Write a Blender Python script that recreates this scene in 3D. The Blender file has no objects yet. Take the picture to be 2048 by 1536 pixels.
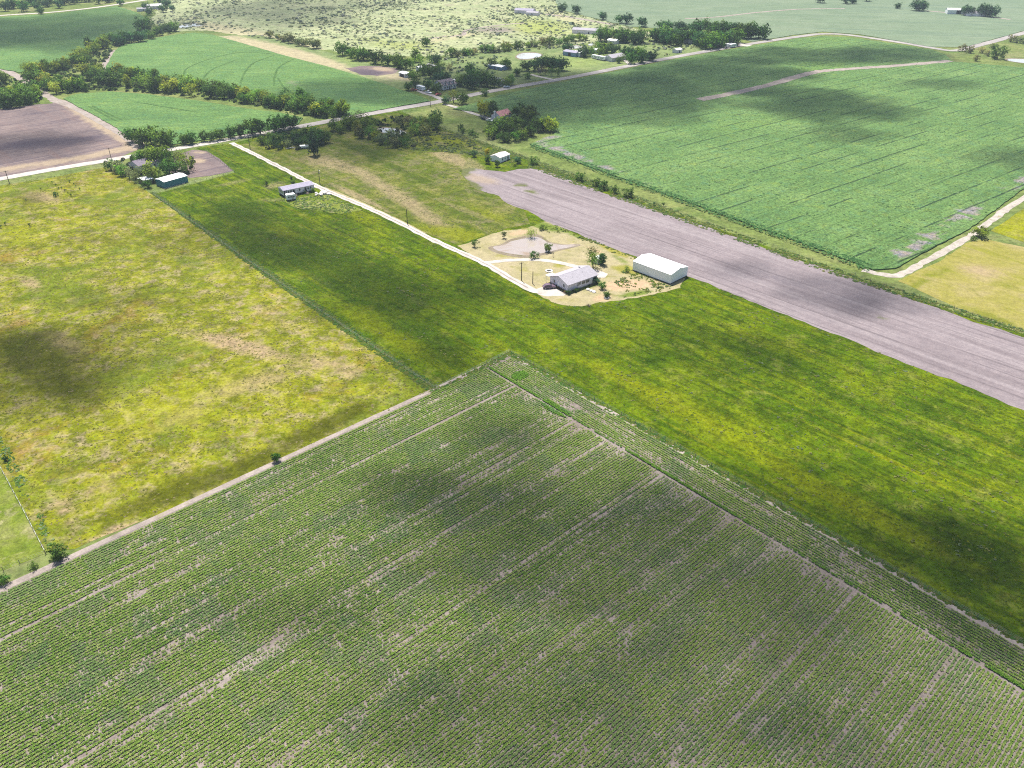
import bpy, math, random
import numpy as np
from mathutils import Vector, Matrix, geometry, noise as mnoise

R = math.radians
rng = np.random.default_rng(7)
random.seed(11)
scn = bpy.context.scene
C = scn.collection

# ------------------------------------------------------------------ camera
CAM_H, FPX, PITCH = 125.0, 1600.0, R(32.0)
cam_d = bpy.data.cameras.new('camera')
cam = bpy.data.objects.new('camera', cam_d)
C.objects.link(cam)
cam_d.sensor_width = 36.0
cam_d.lens = 36.0 * FPX / 2048.0
cam_d.clip_start, cam_d.clip_end = 1.0, 30000.0
cam.location = (0, 0, CAM_H)
cam.rotation_euler = (R(90) - PITCH, 0, 0)
scn.camera = cam

# ------------------------------------------------------------------ light
SUN_EL, SUN_AZ = R(66.0), R(-20.0)          # azimuth from +Y towards +X
SUNV = Vector((math.sin(SUN_AZ) * math.cos(SUN_EL), math.cos(SUN_AZ) * math.cos(SUN_EL), math.sin(SUN_EL)))
w = bpy.data.worlds.new('World')
scn.world = w
w.use_nodes = True
sky = w.node_tree.nodes.new('ShaderNodeTexSky')
sky.sky_type = 'NISHITA'
sky.sun_disc = False
sky.sun_elevation = SUN_EL
sky.sun_rotation = SUN_AZ
sky.altitude = 150
sky.dust_density = 1.5
w.node_tree.links.new(sky.outputs[0], w.node_tree.nodes['Background'].inputs[0])
w.node_tree.nodes['Background'].inputs[1].default_value = 0.07
sun_d = bpy.data.lights.new('sun', 'SUN')
sun_d.energy, sun_d.angle, sun_d.color = 5.0, R(0.53), (1.0, 0.95, 0.87)
sun = bpy.data.objects.new('sun', sun_d)
C.objects.link(sun)
sun.rotation_euler = (-SUNV).to_track_quat('-Z', 'Y').to_euler()
sun.location = SUNV * 1500
vs = scn.view_settings
vs.view_transform, vs.look, vs.exposure, vs.gamma = 'Standard', 'None', 1.02, 1.0
vs.use_curve_mapping = False
scn.cycles.max_bounces = 5
scn.cycles.diffuse_bounces = 2
scn.cycles.glossy_bounces = 2
scn.cycles.transmission_bounces = 2
scn.cycles.transparent_max_bounces = 24
scn.cycles.volume_bounces = 0
scn.cycles.adaptive_threshold = .01
scn.cycles.use_denoising = False
scn.cycles.filter_width = 1.1

# ------------------------------------------------------------------ photo pixel <-> ground
CP, SP = math.cos(PITCH), math.sin(PITCH)
def G(x, y, z=0.0):
    u, v = (x - 1024) / FPX, (768 - y) / FPX
    t = (z - CAM_H) / (-SP + v * CP)
    return Vector((u * t, (CP + v * SP) * t))
def GV(x, y, z=0.0):
    p = G(x, y, z)
    return Vector((p.x, p.y, z))
def PX(X, Y, Z=0.0):
    X, Y = np.asarray(X, float), np.asarray(Y, float)
    dz = Z - CAM_H
    dep = Y * CP - dz * SP
    up = Y * SP + dz * CP
    dep = np.where(dep > 1, dep, 1)
    return 1024 + FPX * X / dep, 768 - FPX * up / dep
def seen(X, Y, m=160):
    X, Y = np.asarray(X, float), np.asarray(Y, float)
    px, py = PX(X, Y)
    return (Y * CP + CAM_H * SP > 5) & (px > -m) & (px < 2048 + m) & (py < 1536 + m) & (py > -m)

# ------------------------------------------------------------------ numpy value noise
def vnoise(x, y, seed=0):
    x, y = np.asarray(x, float), np.asarray(y, float)
    xi, yi = np.floor(x).astype(np.int64), np.floor(y).astype(np.int64)
    fx, fy = x - xi, y - yi
    fx, fy = fx * fx * (3 - 2 * fx), fy * fy * (3 - 2 * fy)
    def h(a, b):
        n = (a * 374761393 + b * 668265263 + seed * 982451653) & 0x7fffffff
        n = ((n ^ (n >> 13)) * 1274126177) & 0x7fffffff
        return ((n ^ (n >> 16)) & 0xffff) / 65535.0
    return (h(xi, yi) * (1 - fx) + h(xi + 1, yi) * fx) * (1 - fy) + (h(xi, yi + 1) * (1 - fx) + h(xi + 1, yi + 1) * fx) * fy
def fnoise(x, y, seed=0, o=3):
    s, a, t = 0, 1, 0
    for i in range(o):
        s = s + a * vnoise(np.asarray(x) * 2 ** i, np.asarray(y) * 2 ** i, seed + i * 17)
        t += a
        a *= .5
    return s / t

# ------------------------------------------------------------------ materials
class NB:
    def __init__(s, name, rough=.9, spec=.08):
        s.m = bpy.data.materials.new(name)
        s.m.use_nodes = True
        s.t = s.m.node_tree
        s.b = s.t.nodes['Principled BSDF']
        s.b.inputs['Roughness'].default_value = rough
        s.b.inputs['Specular IOR Level'].default_value = spec
        s.co = None
    def n(s, t, **k):
        x = s.t.nodes.new(t)
        for a, b in k.items():
            setattr(x, a, b)
        return x
    def set(s, sock, v):
        if isinstance(v, bpy.types.NodeSocket):
            s.t.links.new(v, sock)
        elif isinstance(v, (tuple, list)) and len(v) == 3 and sock.type == 'RGBA':
            sock.default_value = (*v, 1)
        else:
            sock.default_value = v
    def coord(s):
        if s.co is None:
            s.co = s.n('ShaderNodeTexCoord').outputs['Object']
        return s.co
    def mapped(s, ang, lx, ly, off=0.0):
        m0 = s.n('ShaderNodeMapping', vector_type='TEXTURE')
        s.set(m0.inputs[0], s.coord())
        m0.inputs['Rotation'].default_value = (0, 0, R(ang))
        m0.inputs['Scale'].default_value = (lx, ly, 1)
        m0.inputs['Location'].default_value = (off, off * .37, 0)
        return m0.outputs[0]
    def noise(s, size, detail=3, vec=None, rough=.55, dist=0.0, seed=0.0):
        x = s.n('ShaderNodeTexNoise', noise_dimensions='3D')
        if vec is None:
            m0 = s.n('ShaderNodeMapping')
            s.set(m0.inputs[0], s.coord())
            m0.inputs['Location'].default_value = (seed * 13.7, seed * 7.1, seed)
            vec = m0.outputs[0]
        s.set(x.inputs['Vector'], vec)
        x.inputs['Scale'].default_value = 1.0 / size
        x.inputs['Detail'].default_value = detail
        x.inputs['Roughness'].default_value = rough
        x.inputs['Distortion'].default_value = dist
        return x.outputs[0]
    def math(s, op, a, b=0.0, c=0.0):
        x = s.n('ShaderNodeMath', operation=op)
        for i, v in enumerate((a, b, c)):
            s.set(x.inputs[i], v)
        return x.outputs[0]
    def step(s, v, lo, hi, a=0.0, b=1.0):
        x = s.n('ShaderNodeMapRange', interpolation_type='SMOOTHSTEP')
        for i, q in enumerate((v, lo, hi, a, b)):
            s.set(x.inputs[i], q)
        return x.outputs[0]
    def mix(s, f, a, b, mode='MIX'):
        x = s.n('ShaderNodeMix', data_type='RGBA', blend_type=mode)
        s.set(x.inputs[0], f)
        s.set(x.inputs[6], a)
        s.set(x.inputs[7], b)
        return x.outputs[2]
    def ramp(s, f, stops):
        x = s.n('ShaderNodeValToRGB')
        e = x.color_ramp.elements
        while len(e) < len(stops):
            e.new(.5)
        for i, (p, c) in enumerate(stops):
            e[i].position = p
            e[i].color = (*c, 1)
        s.set(x.inputs[0], f)
        return x.outputs[0]
    def attr(s, name):
        return s.n('ShaderNodeAttribute', attribute_name=name)
    def mask(s):
        a = s.attr('mask')
        x = s.n('ShaderNodeSeparateColor')
        s.set(x.inputs[0], a.outputs[0])
        return x.outputs
    def bump(s, h, strength=.5, dist=.3):
        x = s.n('ShaderNodeBump')
        x.inputs['Strength'].default_value = strength
        x.inputs['Distance'].default_value = dist
        s.set(x.inputs['Height'], h)
        s.set(s.b.inputs['Normal'], x.outputs[0])
    def out(s, col):
        s.set(s.b.inputs['Base Color'], col)
        return s.m

def plain(name, col, rough=.7, spec=.2, var=.12, size=1.5, metal=0.0):
    b = NB(name, rough, spec)
    b.b.inputs['Metallic'].default_value = metal
    n = b.noise(size, 4)
    c = b.mix(b.step(n, .3, .7), tuple(x * (1 - var) for x in col), tuple(min(1, x * (1 + var)) for x in col))
    return b.out(c)

def ground_mat(name, base, big=25., speck=.7, speck_amt=.35, streak=None, patches=(), masks=(), bump=(.5, .5, .3)):
    """layered soil / grass: base ramp, streaks along the working direction, patches, painted-in zones, fine speckle"""
    b = NB(name, .95, .03)
    col = b.ramp(b.noise(big, 5, rough=.6, dist=.4), base)
    if streak:
        for (ang, ln, wd, c, lo, hi, amt) in streak:
            n = b.noise(1.0, 3, vec=b.mapped(ang, ln, wd, ln * .31 + wd))
            col = b.mix(b.math('MULTIPLY', b.step(n, lo, hi), amt), col, c)
    for i, (size, lo, hi, c, amt) in enumerate(patches):
        n = b.noise(size, 5, rough=.65, seed=i + 3, dist=.3)
        col = b.mix(b.math('MULTIPLY', b.step(n, lo, hi), amt), col, c)
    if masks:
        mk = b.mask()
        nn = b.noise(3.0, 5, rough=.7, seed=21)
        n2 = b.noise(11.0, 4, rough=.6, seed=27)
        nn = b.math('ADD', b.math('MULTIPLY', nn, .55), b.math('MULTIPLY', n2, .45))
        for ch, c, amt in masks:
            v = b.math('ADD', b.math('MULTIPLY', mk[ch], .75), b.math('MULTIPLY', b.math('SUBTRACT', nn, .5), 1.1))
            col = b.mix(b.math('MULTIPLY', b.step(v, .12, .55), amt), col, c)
    f = b.noise(speck, 5, rough=.8, seed=9)
    g = b.noise(speck * 3.3, 3, rough=.6, seed=14)
    f = b.math('ADD', b.math('MULTIPLY', f, .65), b.math('MULTIPLY', g, .35))
    col = b.mix(b.step(f, .36, .64), b.mix(speck_amt, col, (0, 0, 0)), b.mix(1.0, col, (1 + speck_amt, 1 + speck_amt, 1 + speck_amt * .7), 'MULTIPLY'))
    if bump:
        b.bump(f, bump[1], bump[2])
    return b.out(col)

def foliage_mat(name, rough=.75, trans=.42):
    b = NB(name, rough, .12)
    a = b.attr('Col')
    oi = b.n('ShaderNodeObjectInfo')
    c = b.mix(1.0, a.outputs[0], oi.outputs['Color'], 'MULTIPLY')
    v = b.step(oi.outputs['Random'], 0, 1, .78, 1.22)
    hs = b.n('ShaderNodeHueSaturation')
    b.set(hs.inputs['Color'], c)
    b.set(hs.inputs['Value'], v)
    b.out(hs.outputs[0])
    tr_ = b.n('ShaderNodeBsdfTranslucent')
    b.set(tr_.inputs['Color'], b.mix(1.0, hs.outputs[0], (1.25, 1.2, .8), 'MULTIPLY'))
    mx = b.n('ShaderNodeMixShader')
    mx.inputs[0].default_value = trans
    b.t.links.new(b.b.outputs[0], mx.inputs[1])
    b.t.links.new(tr_.outputs[0], mx.inputs[2])
    b.t.links.new(mx.outputs[0], b.t.nodes['Material Output'].inputs['Surface'])
    return b.m

# ------------------------------------------------------------------ object helpers
def tag(o, label=None, cat=None, group=None, kind=None):
    for k, v in (('label', label), ('category', cat), ('group', group), ('kind', kind)):
        if v:
            o[k] = v
    return o
def link(name, me, mat=None, parent=None):
    o = bpy.data.objects.new(name, me)
    C.objects.link(o)
    if mat is not None and me is not None and not me.materials:
        me.materials.append(mat)
    if parent is not None:
        o.parent = parent
    return o
def empty(name, loc, rz=0.0):
    o = bpy.data.objects.new(name, None)
    o.empty_display_size = .5
    C.objects.link(o)
    o.location = loc
    o.rotation_euler = (0, 0, rz)
    return o
class MB:
    """collects boxes / prisms / tubes / lathes into one mesh"""
    def __init__(s):
        s.v, s.f = [], []
    def add(s, vs_, fs):
        k = len(s.v)
        s.v += [tuple(q) for q in vs_]
        s.f += [tuple(i + k for i in f) for f in fs]
        return s
    def box(s, c, d, M=None, taper=1.0):
        x, y, z = (q / 2 for q in d)
        p = [Vector((a * (x if k < 0 else x * taper), e * (y if k < 0 else y * taper), k * z)) for k in (-1, 1) for e in (-1, 1) for a in (-1, 1)]
        p = [(M @ q if M else q) + Vector(c) for q in p]
        return s.add(p, [(0, 2, 3, 1), (4, 5, 7, 6), (0, 1, 5, 4), (2, 6, 7, 3), (0, 4, 6, 2), (1, 3, 7, 5)])
    def prism(s, prof, x0, x1):
        """profile of (y,z) points extruded along x"""
        n = len(prof)
        vs_ = [(x0, y, z) for y, z in prof] + [(x1, y, z) for y, z in prof]
        return s.add(vs_, [tuple(range(n))[::-1], tuple(range(n, 2 * n))] + [(i, (i + 1) % n, n + (i + 1) % n, n + i) for i in range(n)])
    def tube(s, pts, rads, n=6):
        pts = [Vector(p) for p in pts]
        vs_, fs = [], []
        for i, p in enumerate(pts):
            d = (pts[min(i + 1, len(pts) - 1)] - pts[max(i - 1, 0)]).normalized()
            a = d.orthogonal().normalized()
            e = d.cross(a)
            for k in range(n):
                t = 2 * math.pi * k / n
                vs_.append(p + (a * math.cos(t) + e * math.sin(t)) * rads[i])
        for i in range(len(pts) - 1):
            for k in range(n):
                fs.append((i * n + k, i * n + (k + 1) % n, (i + 1) * n + (k + 1) % n, (i + 1) * n + k))
        fs += [tuple(range(n))[::-1], tuple(range((len(pts) - 1) * n, len(pts) * n))]
        return s.add(vs_, fs)
    def mesh(s, name):
        me = bpy.data.meshes.new(name)
        me.from_pydata(s.v, [], s.f)
        me.update()
        return me
    def build(s, name, mat, parent=None, smooth=False):
        me = s.mesh(name)
        if smooth:
            me.shade_smooth()
        return link(name, me, mat, parent)
def np_mesh(name, V, F, col=None):
    V = np.ascontiguousarray(V, np.float32)
    F = np.ascontiguousarray(F, np.int32)
    me = bpy.data.meshes.new(name)
    me.vertices.add(len(V))
    me.vertices.foreach_set('co', V.ravel())
    k = F.shape[1]
    me.loops.add(F.size)
    me.loops.foreach_set('vertex_index', F.ravel())
    me.polygons.add(len(F))
    me.polygons.foreach_set('loop_start', np.arange(0, F.size, k, dtype=np.int32))
    if col is not None:
        a = me.color_attributes.new('Col', 'FLOAT_COLOR', 'POINT')
        c = np.ones((len(V), 4), np.float32)
        c[:, :3] = col
        a.data.foreach_set('color', c.ravel())
    me.update(calc_edges=True)
    return me
def scatter_mesh(name, TV, TF, X, Y, Z, S, rot, col, shade=None, squash=None):
    """many copies of a small template joined into one mesh; TV (n,3), S scalar or (k,) scale, col (k,3)"""
    k, n = len(X), TV.shape[-2]
    TV = TV[rng.integers(0, len(TV), k)] if TV.ndim == 3 else TV[None]
    c, s_ = np.cos(rot)[:, None], np.sin(rot)[:, None]
    S = np.broadcast_to(np.asarray(S, float), (k,))[:, None]
    SZ = S if squash is None else S * squash[:, None]
    V = np.empty((k, n, 3), np.float32)
    V[..., 0] = X[:, None] + S * (TV[..., 0] * c - TV[..., 1] * s_)
    V[..., 1] = Y[:, None] + S * (TV[..., 0] * s_ + TV[..., 1] * c)
    V[..., 2] = np.asarray(Z)[:, None] + SZ * TV[..., 2]
    F = (TF[None] + (np.arange(k) * n)[:, None, None]).reshape(-1, TF.shape[1])
    cc = np.repeat(col[:, None, :], n, 1)
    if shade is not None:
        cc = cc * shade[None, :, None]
    return np_mesh(name, V.reshape(-1, 3), F, cc.reshape(-1, 3))

# ------------------------------------------------------------------ ground sheets
def smooth_line(pts, sub=8, closed=False):
    pts = [Vector(p) for p in pts]
    n, o = len(pts), []
    for i in range(n if closed else n - 1):
        p0, p1 = pts[(i - 1) % n if closed else max(i - 1, 0)], pts[i]
        p2, p3 = pts[(i + 1) % n], pts[(i + 2) % n if closed else min(i + 2, n - 1)]
        for k in range(sub):
            t = k / sub
            o.append(.5 * ((2 * p1) + (p2 - p0) * t + (2 * p0 - 5 * p1 + 4 * p2 - p3) * t * t + (3 * p1 - p0 - 3 * p2 + p3) * t ** 3))
    if not closed:
        o.append(pts[-1])
    return o
def inside(poly, X, Y):
    P = np.array([(p[0], p[1]) for p in poly])
    r = np.zeros(len(X), bool)
    j = len(P) - 1
    for i in range(len(P)):
        a, b = P[i], P[j]
        c = ((a[1] > Y) != (b[1] > Y)) & (X < (b[0] - a[0]) * (Y - a[1]) / (b[1] - a[1] + 1e-12) + a[0])
        r ^= c
        j = i
    return r
def blob_mask(X, Y, blobs):
    px, py = PX(X, Y)
    M = np.zeros((len(X), 3))
    for (ch, cx, cy, hw, hh, ang, amt) in blobs:
        c, s_ = math.cos(R(ang)), math.sin(R(ang))
        dx, dy = px - cx, py - cy
        a, b = (dx * c + dy * s_) / hw, (-dx * s_ + dy * c) / hh
        M[:, ch] += amt * np.exp(-(a * a + b * b) * 1.1)
    return np.clip(M, -1, 1.2)
def sheet(name, pts, z, mat, res=6., jit=.4, smooth=False, world=False, blobs=(), zfun=None, skirt=0.0, kind='structure'):
    P = [Vector((p[0], p[1])) if world else G(*p) for p in pts]
    if smooth:
        P = smooth_line(P, 6, True)
    out = []
    for i in range(len(P)):
        a, b = P[i], P[(i + 1) % len(P)]
        d = b - a
        k = max(1, min(400, int(d.length / min(res, 3.0))))
        nrm = Vector((-d.y, d.x)).normalized() if d.length > 1e-6 else Vector((0, 0))
        for q in range(k):
            c = a + d * (q / k)
            e = (mnoise.noise(Vector((c.x * .35, c.y * .35, len(name)))) * jit + mnoise.noise(Vector((c.x * .08, c.y * .08, len(name) + 9))) * jit * 1.3) if q else 0
            out.append(c + nrm * e)
    X0, Y0 = min(p.x for p in out), min(p.y for p in out)
    X1, Y1 = max(p.x for p in out), max(p.y for p in out)
    gx, gy = np.meshgrid(np.arange(X0 + res / 2, X1, res), np.arange(Y0 + res / 2, Y1, res))
    gx, gy = gx.ravel() + rng.uniform(-.2, .2, gx.size) * res, gy.ravel() + rng.uniform(-.2, .2, gy.size) * res
    ok = inside(out, gx, gy)
    n = len(out)
    vs_ = out + [Vector((x, y)) for x, y in zip(gx[ok], gy[ok])]
    v2, _, f2, *_r = geometry.delaunay_2d_cdt(vs_, [(i, (i + 1) % n) for i in range(n)], [], 1, 1e-4)
    V = np.array([(p.x, p.y, z) for p in v2])
    if zfun:
        V[:, 2] += zfun(V[:, 0], V[:, 1])
    faces = [tuple(f) for f in f2]
    # make every face look up
    Vl = V
    ff = []
    for f in faces:
        a, b, c = Vl[f[0]], Vl[f[1]], Vl[f[2]]
        ff.append(f if (b[0] - a[0]) * (c[1] - a[1]) - (b[1] - a[1]) * (c[0] - a[0]) > 0 else f[::-1])
    vv = [tuple(p) for p in V]
    if skirt:
        k = len(vv)
        vv += [(p.x, p.y, z - skirt) for p in out]
        m_ = len(out)
        ff += [(i, (i + 1) % m_, k + (i + 1) % m_, k + i) for i in range(m_)]
    me = bpy.data.meshes.new(name)
    me.from_pydata(vv, [], ff)
    if blobs:
        A = np.array(vv)
        a = me.color_attributes.new('mask', 'FLOAT_COLOR', 'POINT')
        c = np.zeros((len(vv), 4), np.float32)
        c[:, :3] = blob_mask(A[:, 0], A[:, 1], blobs)
        c[:, 3] = 1
        a.data.foreach_set('color', c.ravel())
    me.update()
    o = link(name, me, mat)
    if kind:
        o['kind'] = kind
    return o
def ribbon(name, pts, width, z, mat, jit=.25, sub=10, kind='structure', parent=None):
    L = smooth_line([G(*p) for p in pts], sub)
    vs_, fs = [], []
    for i, p in enumerate(L):
        d = (L[min(i + 1, len(L) - 1)] - L[max(i - 1, 0)]).normalized()
        nrm = Vector((-d.y, d.x))
        wv = width(i / (len(L) - 1)) if callable(width) else width
        for k, s_ in enumerate((-.5, -.17, .17, .5)):
            e = mnoise.noise(Vector((p.x * .3, p.y * .3, k * 7.3))) * jit if k in (0, 3) else 0
            q = p + nrm * (wv * s_ + e)
            vs_.append((q.x, q.y, z + (.04 if k in (1, 2) else 0)))
    for i in range(len(L) - 1):
        for k in range(3):
            a = i * 4 + k
            fs.append((a, a + 4, a + 5, a + 1)[::-1])
    me = bpy.data.meshes.new(name)
    me.from_pydata(vs_, [], fs)
    me.update()
    o = link(name, me, mat, parent)
    if kind and parent is None:
        o['kind'] = kind
    return o

# ================================================================== THE GROUND
ROW = math.degrees(math.atan2(*(G(1020, 705) - G(150, 1105)).yx))     # working direction of the rows, ~43 deg
MOW = ROW + 90
M_ground = ground_mat('pasture_ground', [(.25, (.060, .095, .022)), (.5, (.105, .135, .040)), (.75, (.165, .170, .070))], big=40, speck=2.2,
                      patches=[(60, .52, .70, (.20, .18, .10), .5), (18, .50, .72, (.050, .090, .020), .7)], bump=(.5, .6, .5))
M_meadow = ground_mat('hay_meadow', [(.30, (.055, .066, .003)), (.44, (.105, .118, .005)), (.56, (.158, .162, .010)), (.72, (.215, .180, .075))], big=8, speck=.8, speck_amt=.36,
                      streak=[(MOW, 18, 3, (.062, .070, .003), .50, .72, .55), (MOW + 60, 14, 3, (.180, .178, .010), .52, .70, .55)],
                      patches=[(4.4, .48, .66, (.235, .182, .128), .62), (12, .52, .68, (.058, .068, .003), .65), (3.2, .52, .66, (.140, .172, .005), .6), (2.0, .55, .66, (.062, .080, .003), .7), (22, .54, .70, (.165, .098, .022), .6), (1.5, .55, .68, (.240, .200, .120), .4), (34, .51, .64, (.075, .108, .008), .7)],
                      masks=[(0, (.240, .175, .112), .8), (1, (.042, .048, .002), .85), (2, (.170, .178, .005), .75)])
M_prop = ground_mat('property_grass', [(.28, (.020, .045, .0005)), (.48, (.047, .083, .001)), (.70, (.090, .120, .0015))], big=16, speck=.8, speck_amt=.45,
                    streak=[(MOW, 36, 4.2, (.112, .138, .002), .47, .70, .55), (MOW, 22, 2.0, (.014, .031, .0006), .48, .66, .6), (MOW, 70, 7, (.020, .040, .0008), .53, .70, .5), (MOW, 80, 2.4, (.140, .138, .003), .56, .70, .4)],
                    patches=[(6, .54, .70, (.135, .142, .030), .5), (2.4, .55, .68, (.018, .038, .0006), .65), (1.7, .58, .70, (.125, .140, .018), .5), (14, .58, .72, (.090, .118, .002), .6)],
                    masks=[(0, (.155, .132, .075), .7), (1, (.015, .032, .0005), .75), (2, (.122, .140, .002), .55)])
M_tilled = ground_mat('tilled_soil', [(.25, (.140, .118, .128)), (.5, (.175, .148, .160)), (.8, (.205, .176, .190))], big=30, speck=.7, speck_amt=.16,
                      streak=[(MOW, 80, 1.6, (.09, .076, .084), .54, .66, .6), (MOW, 140, 5, (.225, .196, .208), .50, .66, .6), (MOW, 60, .8, (.235, .205, .215), .55, .66, .55), (MOW, 200, 9, (.125, .104, .114), .54, .68, .6)],
                      masks=[(0, (.24, .19, .145), .7), (1, (.070, .085, .016), .85), (2, (.11, .095, .115), .8)], bump=(.4, .35, .15))
M_brown = ground_mat('ploughed_soil', [(.25, (.085, .068, .076)), (.5, (.140, .108, .108)), (.8, (.185, .142, .132))], big=26, speck=.9, speck_amt=.16,
                     streak=[(ROW, 90, 3.5, (.078, .062, .076), .47, .66, .7), (ROW, 60, 1.5, (.21, .168, .155), .54, .68, .6), (MOW, 70, 6, (.15, .10, .092), .52, .70, .5)],
                     masks=[(0, (.26, .205, .145), .85), (1, (.060, .048, .064), .8)], bump=(.4, .35, .2))
M_crop_soil = ground_mat('crop_soil', [(.25, (.122, .100, .092)), (.5, (.174, .146, .138)), (.8, (.230, .199, .196))], big=12, speck=.3, speck_amt=.30,
                         streak=[(ROW, 40, .35, (.10, .085, .07), .5, .68, .5), (ROW, 60, 2.5, (.24, .21, .19), .54, .7, .5)], bump=(.3, .6, .08))
M_dirt = ground_mat('bare_dirt', [(.25, (.180, .152, .136)), (.5, (.235, .200, .186)), (.8, (.285, .250, .235))], big=9, speck=.6, speck_amt=.2,
                    patches=[(5, .58, .72, (.16, .15, .07), .6)], bump=(.3, .4, .1))
M_caliche = ground_mat('caliche_gravel', [(.25, (.27, .245, .222)), (.5, (.36, .332, .308)), (.8, (.44, .412, .388))], big=4, speck=.5, speck_amt=.10, bump=(.2, .3, .05))
M_track = ground_mat('pale_track_dirt', [(.25, (.22, .195, .172)), (.5, (.30, .270, .245)), (.8, (.37, .340, .315))], big=4, speck=.6, speck_amt=.16, patches=[(3, .56, .68, (.17, .165, .06), .6)], bump=(.2, .3, .05))
M_road = ground_mat('county_road_surface', [(.25, (.20, .182, .178)), (.5, (.255, .235, .230)), (.8, (.31, .29, .28))], big=18, speck=.6, speck_amt=.1, bump=(.2, .2, .05))
M_yard = ground_mat('yard_grass', [(.25, (.190, .178, .085)), (.5, (.250, .218, .130)), (.78, (.300, .256, .172))], big=9, speck=.7, speck_amt=.18,
                    patches=[(6, .56, .72, (.155, .150, .040), .75), (3, .60, .72, (.185, .170, .060), .7)],
                    masks=[(0, (.33, .235, .155), .9), (1, (.085, .125, .012), .9), (2, (.165, .160, .020), .85)], bump=(.4, .4, .1))
M_green_past = ground_mat('green_pasture', [(.25, (.062, .100, .008)), (.5, (.110, .138, .020)), (.78, (.175, .175, .070))], big=7, speck=.6,
                          patches=[(5, .52, .66, (.22, .20, .115), .75)])
M_yellow = ground_mat('yellow_hay_field', [(.25, (.150, .150, .025)), (.5, (.200, .180, .050)), (.78, (.245, .200, .110))], big=16, speck=.7, speck_amt=.2,
                      streak=[(MOW - 6, 30, 4, (.15, .155, .015), .5, .7, .6)], patches=[(7, .58, .72, (.11, .115, .012), .5)],
                      masks=[(1, (.11, .125, .010), .8), (0, (.25, .19, .12), .8)])
M_scrubland = ground_mat('scrubland_soil', [(.25, (.185, .218, .120)), (.5, (.235, .260, .145)), (.78, (.290, .290, .185))], big=30, speck=2.5, speck_amt=.22,
                         patches=[(14, .52, .68, (.20, .18, .13), .6), (6, .50, .66, (.085, .115, .04), .6)], masks=[(0, (.30, .27, .17), .85), (1, (.15, .12, .13), .8), (2, (.19, .22, .055), .8)])
M_village = ground_mat('village_pasture', [(.25, (.085, .125, .050)), (.5, (.125, .160, .065)), (.78, (.175, .190, .095))], big=22, speck=2.0, speck_amt=.25, patches=[(9, .54, .68, (.065, .105, .035), .6)], masks=[(0, (.28, .24, .16), .9), (1, (.12, .095, .10), .85), (2, (.155, .195, .06), .7)])
M_farfield = ground_mat('far_crop', [(.25, (.100, .142, .088)), (.5, (.122, .162, .104)), (.78, (.150, .185, .124))], big=60, speck=3, speck_amt=.1,
                        streak=[(-14, 260, 9, (.095, .135, .10), .52, .7, .6), (-14, 160, 4, (.185, .21, .15), .55, .7, .5)])
def soy_mat(name, ang, cols, tram=None, masks=()):
    b = NB(name, .85, .1)
    col = b.ramp(b.noise(34, 5, rough=.6, dist=.5), [(.25, cols[0]), (.5, cols[1]), (.78, cols[2])])
    n = b.noise(1.0, 3, vec=b.mapped(ang, 40, 2.2, 5.0))
    col = b.mix(b.step(n, .42, .70, 0, .5), col, cols[0])
    n = b.noise(1.0, 2, vec=b.mapped(ang, 90, .8, 15.0))
    col = b.mix(b.step(n, .5, .72, 0, .55), col, tuple(x * .55 for x in cols[0]))
    if masks:
        mk = b.mask()
        nn = b.noise(1.0, 4, rough=.65, vec=b.mapped(ang, 11, 1.5, 9.0))
        for ch, c, amt in masks:
            v = b.math('ADD', b.math('MULTIPLY', mk[ch], .75), b.math('MULTIPLY', b.math('SUBTRACT', nn, .5), 1.1))
            col = b.mix(b.math('MULTIPLY', b.step(v, .15, .55), amt), col, c)
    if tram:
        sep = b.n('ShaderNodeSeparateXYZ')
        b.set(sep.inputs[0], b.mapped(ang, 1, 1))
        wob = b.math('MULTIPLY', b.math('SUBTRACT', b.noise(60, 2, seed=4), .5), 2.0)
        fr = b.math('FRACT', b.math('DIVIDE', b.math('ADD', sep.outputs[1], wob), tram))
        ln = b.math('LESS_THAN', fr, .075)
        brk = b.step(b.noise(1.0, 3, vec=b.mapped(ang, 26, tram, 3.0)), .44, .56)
        col = b.mix(b.math('MULTIPLY', b.math('MULTIPLY', ln, brk), .8), col, (.012, .030, .014))  # shade in the tram-line gaps painted as broken dark green stripes
    hn = b.noise(5.5, 4, rough=.7, seed=33)
    col = b.mix(b.step(hn, .54, .68, 0, .55), col, b.mix(1.0, col, (1.45, 1.12, .65), 'MULTIPLY'))
    col = b.mix(b.step(hn, .46, .32, 0, .60), col, b.mix(1.0, col, (.72, .92, 1.5), 'MULTIPLY'))
    f = b.noise(.9, 5, rough=.85, seed=9)
    col = b.mix(b.step(f, .38, .62), b.mix(.48, col, (0, 0, 0)), b.mix(1.0, col, (1.4, 1.36, 1.3), 'MULTIPLY'))
    b.bump(f, .8, .6)
    return b.out(col)
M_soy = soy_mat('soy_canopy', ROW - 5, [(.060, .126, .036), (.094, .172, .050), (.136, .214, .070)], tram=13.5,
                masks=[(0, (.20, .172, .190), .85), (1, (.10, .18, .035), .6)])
M_soy_l = soy_mat('soy_canopy_hill', 8, [(.058, .128, .034), (.086, .168, .044), (.124, .206, .058)], masks=[(0, (.22, .20, .16), .8), (1, (.05, .12, .045), .5)])
M_mud = ground_mat('pond_mud', [(.25, (.120, .098, .070)), (.5, (.165, .138, .105)), (.8, (.215, .185, .150))], big=5, speck=.6, speck_amt=.2, patches=[(4, .55, .68, (.10, .11, .03), .6)], bump=(.3, .4, .1))
M_water = NB('pond_water', .05, .5)
M_water.out(M_water.mix(M_water.step(M_water.noise(14, 3, dist=.8), .34, .52), (.235, .170, .110), (.285, .245, .220)))
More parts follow.
